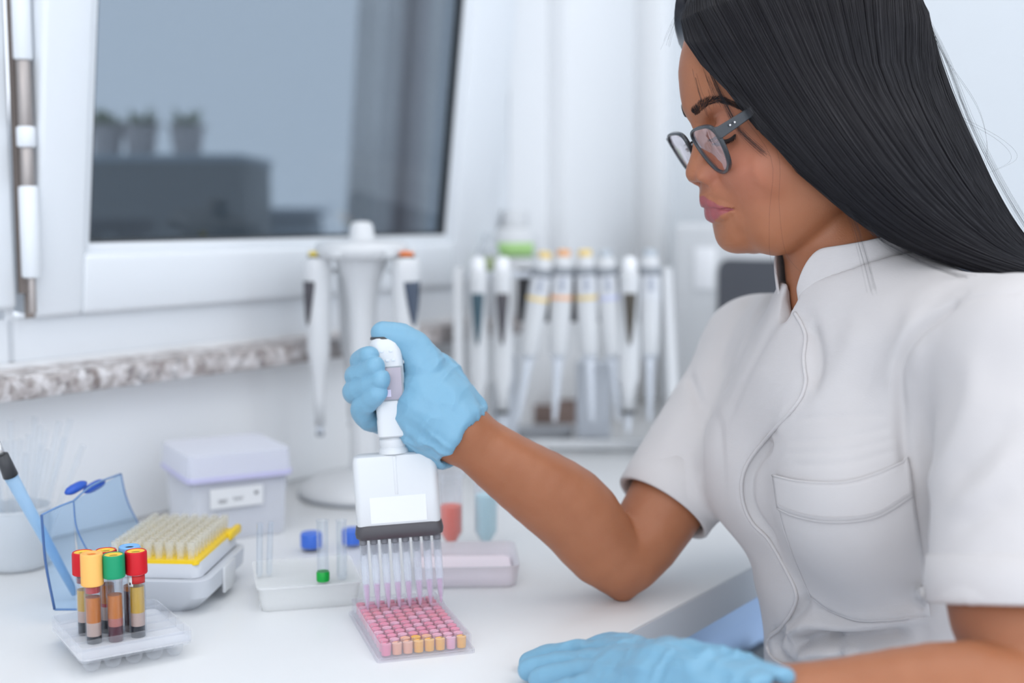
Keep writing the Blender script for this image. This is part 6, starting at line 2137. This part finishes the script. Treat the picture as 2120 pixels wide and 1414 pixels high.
for sg in (1, -1):
    c = closed(OUT, 5)
    ctr = c.mean(0)
    bm = bmesh.new()
    loops = []
    for (w_, f_) in ((0.0012, 0.0016), (0.0012, -0.0016), (-0.0012, -0.0018), (-0.0012, 0.0018)):
        L_ = []
        for p in c:
            d_ = (p - ctr); d_ /= np.linalg.norm(d_)
            q_ = p + d_ * w_
            L_.append(gpt(sg * q_[0], q_[1], f_))
        loops.append(L_)
    loops.append(loops[0])
    rings = [[bm.verts.new(tuple(p)) for p in L_] for L_ in loops[:4]]
    n_ = len(c)
    for i in range(4):
        for k in range(n_):
            bm.faces.new((rings[i][k], rings[i][(k + 1) % n_], rings[(i + 1) % 4][(k + 1) % n_], rings[(i + 1) % 4][k]))
    bmesh.ops.recalc_face_normals(bm, faces=bm.faces)
    bmesh.ops.transform(bm, matrix=GI, verts=bm.verts)
    rim = obj('rim', bm, BLK, glasses, True)
    md = rim.modifiers.new('b', 'BEVEL'); md.width = 0.0005; md.segments = 2
    # lens, slightly domed, with thickness
    bm = bmesh.new()
    L0 = [[bm.verts.new(tuple(gpt(sg * (ctr[0] + (p[0] - ctr[0]) * k), ctr[1] + (p[1] - ctr[1]) * k, f_ + 0.0012 * (1 - k * k)))) for p in c] for k in (1.0, 0.6, 0.25) for f_ in (0.0004,)]
    for i in range(2):
        for k in range(n_):
            bm.faces.new((L0[i][k], L0[i][(k + 1) % n_], L0[i + 1][(k + 1) % n_], L0[i + 1][k]))
    bm.faces.new(L0[2])
    bmesh.ops.transform(bm, matrix=GI, verts=bm.verts)
    ln = obj('lens', bm, LENS, glasses, True)
    # hinge block and temple
    t0 = gpt(sg * 0.0635, 0.0060, -0.001)
    ang_t = math.radians(33)
    back = -HF * math.cos(ang_t) + HU * math.sin(ang_t)
    dn = -HF * math.sin(ang_t) - HU * math.cos(ang_t)
    secs = []
    for (dist, hgt, thk, dl, dd) in ((-0.0015, 0.0090, 0.0030, 0.0, 0), (0.010, 0.0082, 0.0026, 0.0010, 0), (0.030, 0.0068, 0.0022, 0.0015, 0), (0.045, 0.0060, 0.0022, 0.0015, 0), (0.060, 0.0056, 0.0022, 0.0030, 0), (0.080, 0.0050, 0.0022, 0.0050, 0.002), (0.095, 0.0050, 0.0022, 0.0050, 0.009), (0.108, 0.0050, 0.0022, 0.0045, 0.021)):
        c_ = t0 + back * dist + HL * (sg * dl) + dn * dd
        secs.append([c_ + dn * (sy * hgt / 2) + HL * (sx * thk / 2) for sx, sy in ((1, 1), (1, -1), (-1, -1), (-1, 1))])
    bm = bmesh.new()
    loft(bm, secs)
    bmesh.ops.recalc_face_normals(bm, faces=bm.faces)
    bmesh.ops.transform(bm, matrix=GI, verts=bm.verts)
    tp_ = obj('temple', bm, BLK, glasses, 40)
    md = tp_.modifiers.new('b', 'BEVEL'); md.width = 0.0006; md.segments = 2
    bm = bmesh.new()
    bx(bm, -0.0022, 0.0022, -0.0015, 0.0015, -0.0045, 0.0045, 0.0006)
    Mx = Matrix(((*HL, 0), (*GF, 0), (*(-GD), 0), (0, 0, 0, 1))).transposed()
    Mx = Matrix.Translation(Vector(gpt(sg * 0.0628, 0.0055, 0.0)) - glasses.location) @ Matrix(((HL[0], GF[0], -GD[0], 0), (HL[1], GF[1], -GD[1], 0), (HL[2], GF[2], -GD[2], 0), (0, 0, 0, 1)))
    bmesh.ops.transform(bm, matrix=Mx, verts=bm.verts)
    obj('hinge', bm, BLK, glasses, 40)
    # two silver rivets on the temple
    for dist in (0.0085, 0.0122):
        c_ = t0 + back * dist + HL * sg * (0.0008 + dist * 0.25 + 0.0012) - dn * 0.0006
        bm = bmesh.new(); bmesh.ops.create_icosphere(bm, subdivisions=2, radius=0.0009)
        bmesh.ops.transform(bm, matrix=GI @ Matrix.Translation(tuple(c_)), verts=bm.verts)
        obj('rivet', bm, mat('silver_pin', (0.85, 0.85, 0.87), 0.2, 1.0), tp_, True)
# bridge and nose pads
P_tube('bridge', [gpt(-0.0115, 0.0060), gpt(-0.006, 0.0035, 0.0008), gpt(0, 0.0026, 0.0012), gpt(0.006, 0.0035, 0.0008), gpt(0.0115, 0.0060)], [0.0019, 0.0017, 0.0016, 0.0017, 0.0019], BLK, glasses, 10, shift=False)
br = glasses.children[-1]; br.data.transform(GI)
for sg in (1, -1):
    P_tube('nose_pad', [gpt(sg * 0.0105, 0.010, -0.001), gpt(sg * 0.0092, 0.013, -0.0055), gpt(sg * 0.0098, 0.019, -0.0050)], [0.0010, 0.0018, 0.0010], BLK, glasses, 8, shift=False)
    glasses.children[-1].data.transform(GI)
# ---------------------------------------------------------------- lap, legs and stool (below the frame)
TRO = mat('trouser_white', (0.72, 0.73, 0.75), rough=0.85)
F = Field(np.arange(-0.35, 0.56, 0.006), np.arange(0.55, 1.30, 0.006), np.arange(0.02, 0.74, 0.006))
hip = np.array([0.325, 0.975, 0.60])
F.ellipsoid(hip, (0.13, 0.165, 0.11), TR)
for sg in (1, -1):
    h0 = hip + TS * 0.085 * sg + TN * 0.02 - HU * 0.02
    kn = h0 + TN * 0.40 - HU * 0.03
    an_ = kn + TN * 0.02 - HU * 0.44
    F.limb([h0, (h0 + kn) / 2, kn], [0.082, 0.072, 0.056], 0.04, 12)
    F.limb([kn, (kn + an_) / 2, an_], [0.055, 0.050, 0.036], 0.02, 12)
V, Q = F.mesh()
V = smooth_verts(V, Q, 2, 0.5)
me = np_mesh('trousers', V, Q); shift_mesh(me)
link('trousers', me, TRO, person, smooth=True)
for sg in (1, -1):
    h0 = hip + TS * 0.085 * sg + TN * 0.02 - HU * 0.02
    an_ = h0 + TN * 0.42 - HU * 0.47
    bm = bmesh.new()
    c = Vector(an_ + TN * 0.03); c.z = 0
    loft(bm, [[(x * k, y * k, z) for x, y in rrect(0.24, 0.09, 0.04)] for k, z in ((0.95, 0.0), (1.0, 0.01), (1.0, 0.03), (0.9, 0.05), (0.55, 0.08))])
    bmesh.ops.transform(bm, matrix=PINV @ Matrix.Translation(c) @ Rz(math.atan2(TN[1], TN[0])), verts=bm.verts)
    obj('shoe', bm, mat('shoe_white', (0.75, 0.75, 0.75), 0.6), person, 40)
st2 = empty('lab_stool', (hip[0] + 0.02, hip[1], 0), label='grey round laboratory stool the person sits on', cat='stool')
obj('seat', new_lathe([(0.0001, 0.455), (0.17, 0.455), (0.18, 0.465), (0.18, 0.485), (0.16, 0.495), (0.0001, 0.4965)], 40), mat('stool_grey', (0.2, 0.22, 0.25), 0.6), st2, 40)
obj('column', new_lathe([(0.028, 0.05), (0.028, 0.26), (0.02, 0.26), (0.02, 0.456)], 24), mat('stool_steel', (0.6, 0.6, 0.62), 0.3, 0.9), st2, 40)
for k in range(5):
    a = 2 * math.pi * k / 5 + 0.4
    obj('leg', new_box(0.0, 0.25, -0.018, 0.018, 0.045, 0.07, 0.006, M=Rz(a)), MATS['stool_steel'], st2)
    obj('castor', new_lathe([(0.0001, -0.012), (0.024, -0.012), (0.024, 0.012), (0.0001, 0.012)], 20, Rz(a) @ Tr(0.235, 0, 0.024) @ Rx(math.pi / 2)), mat('castor_black', (0.03, 0.03, 0.03), 0.6), st2, 40)
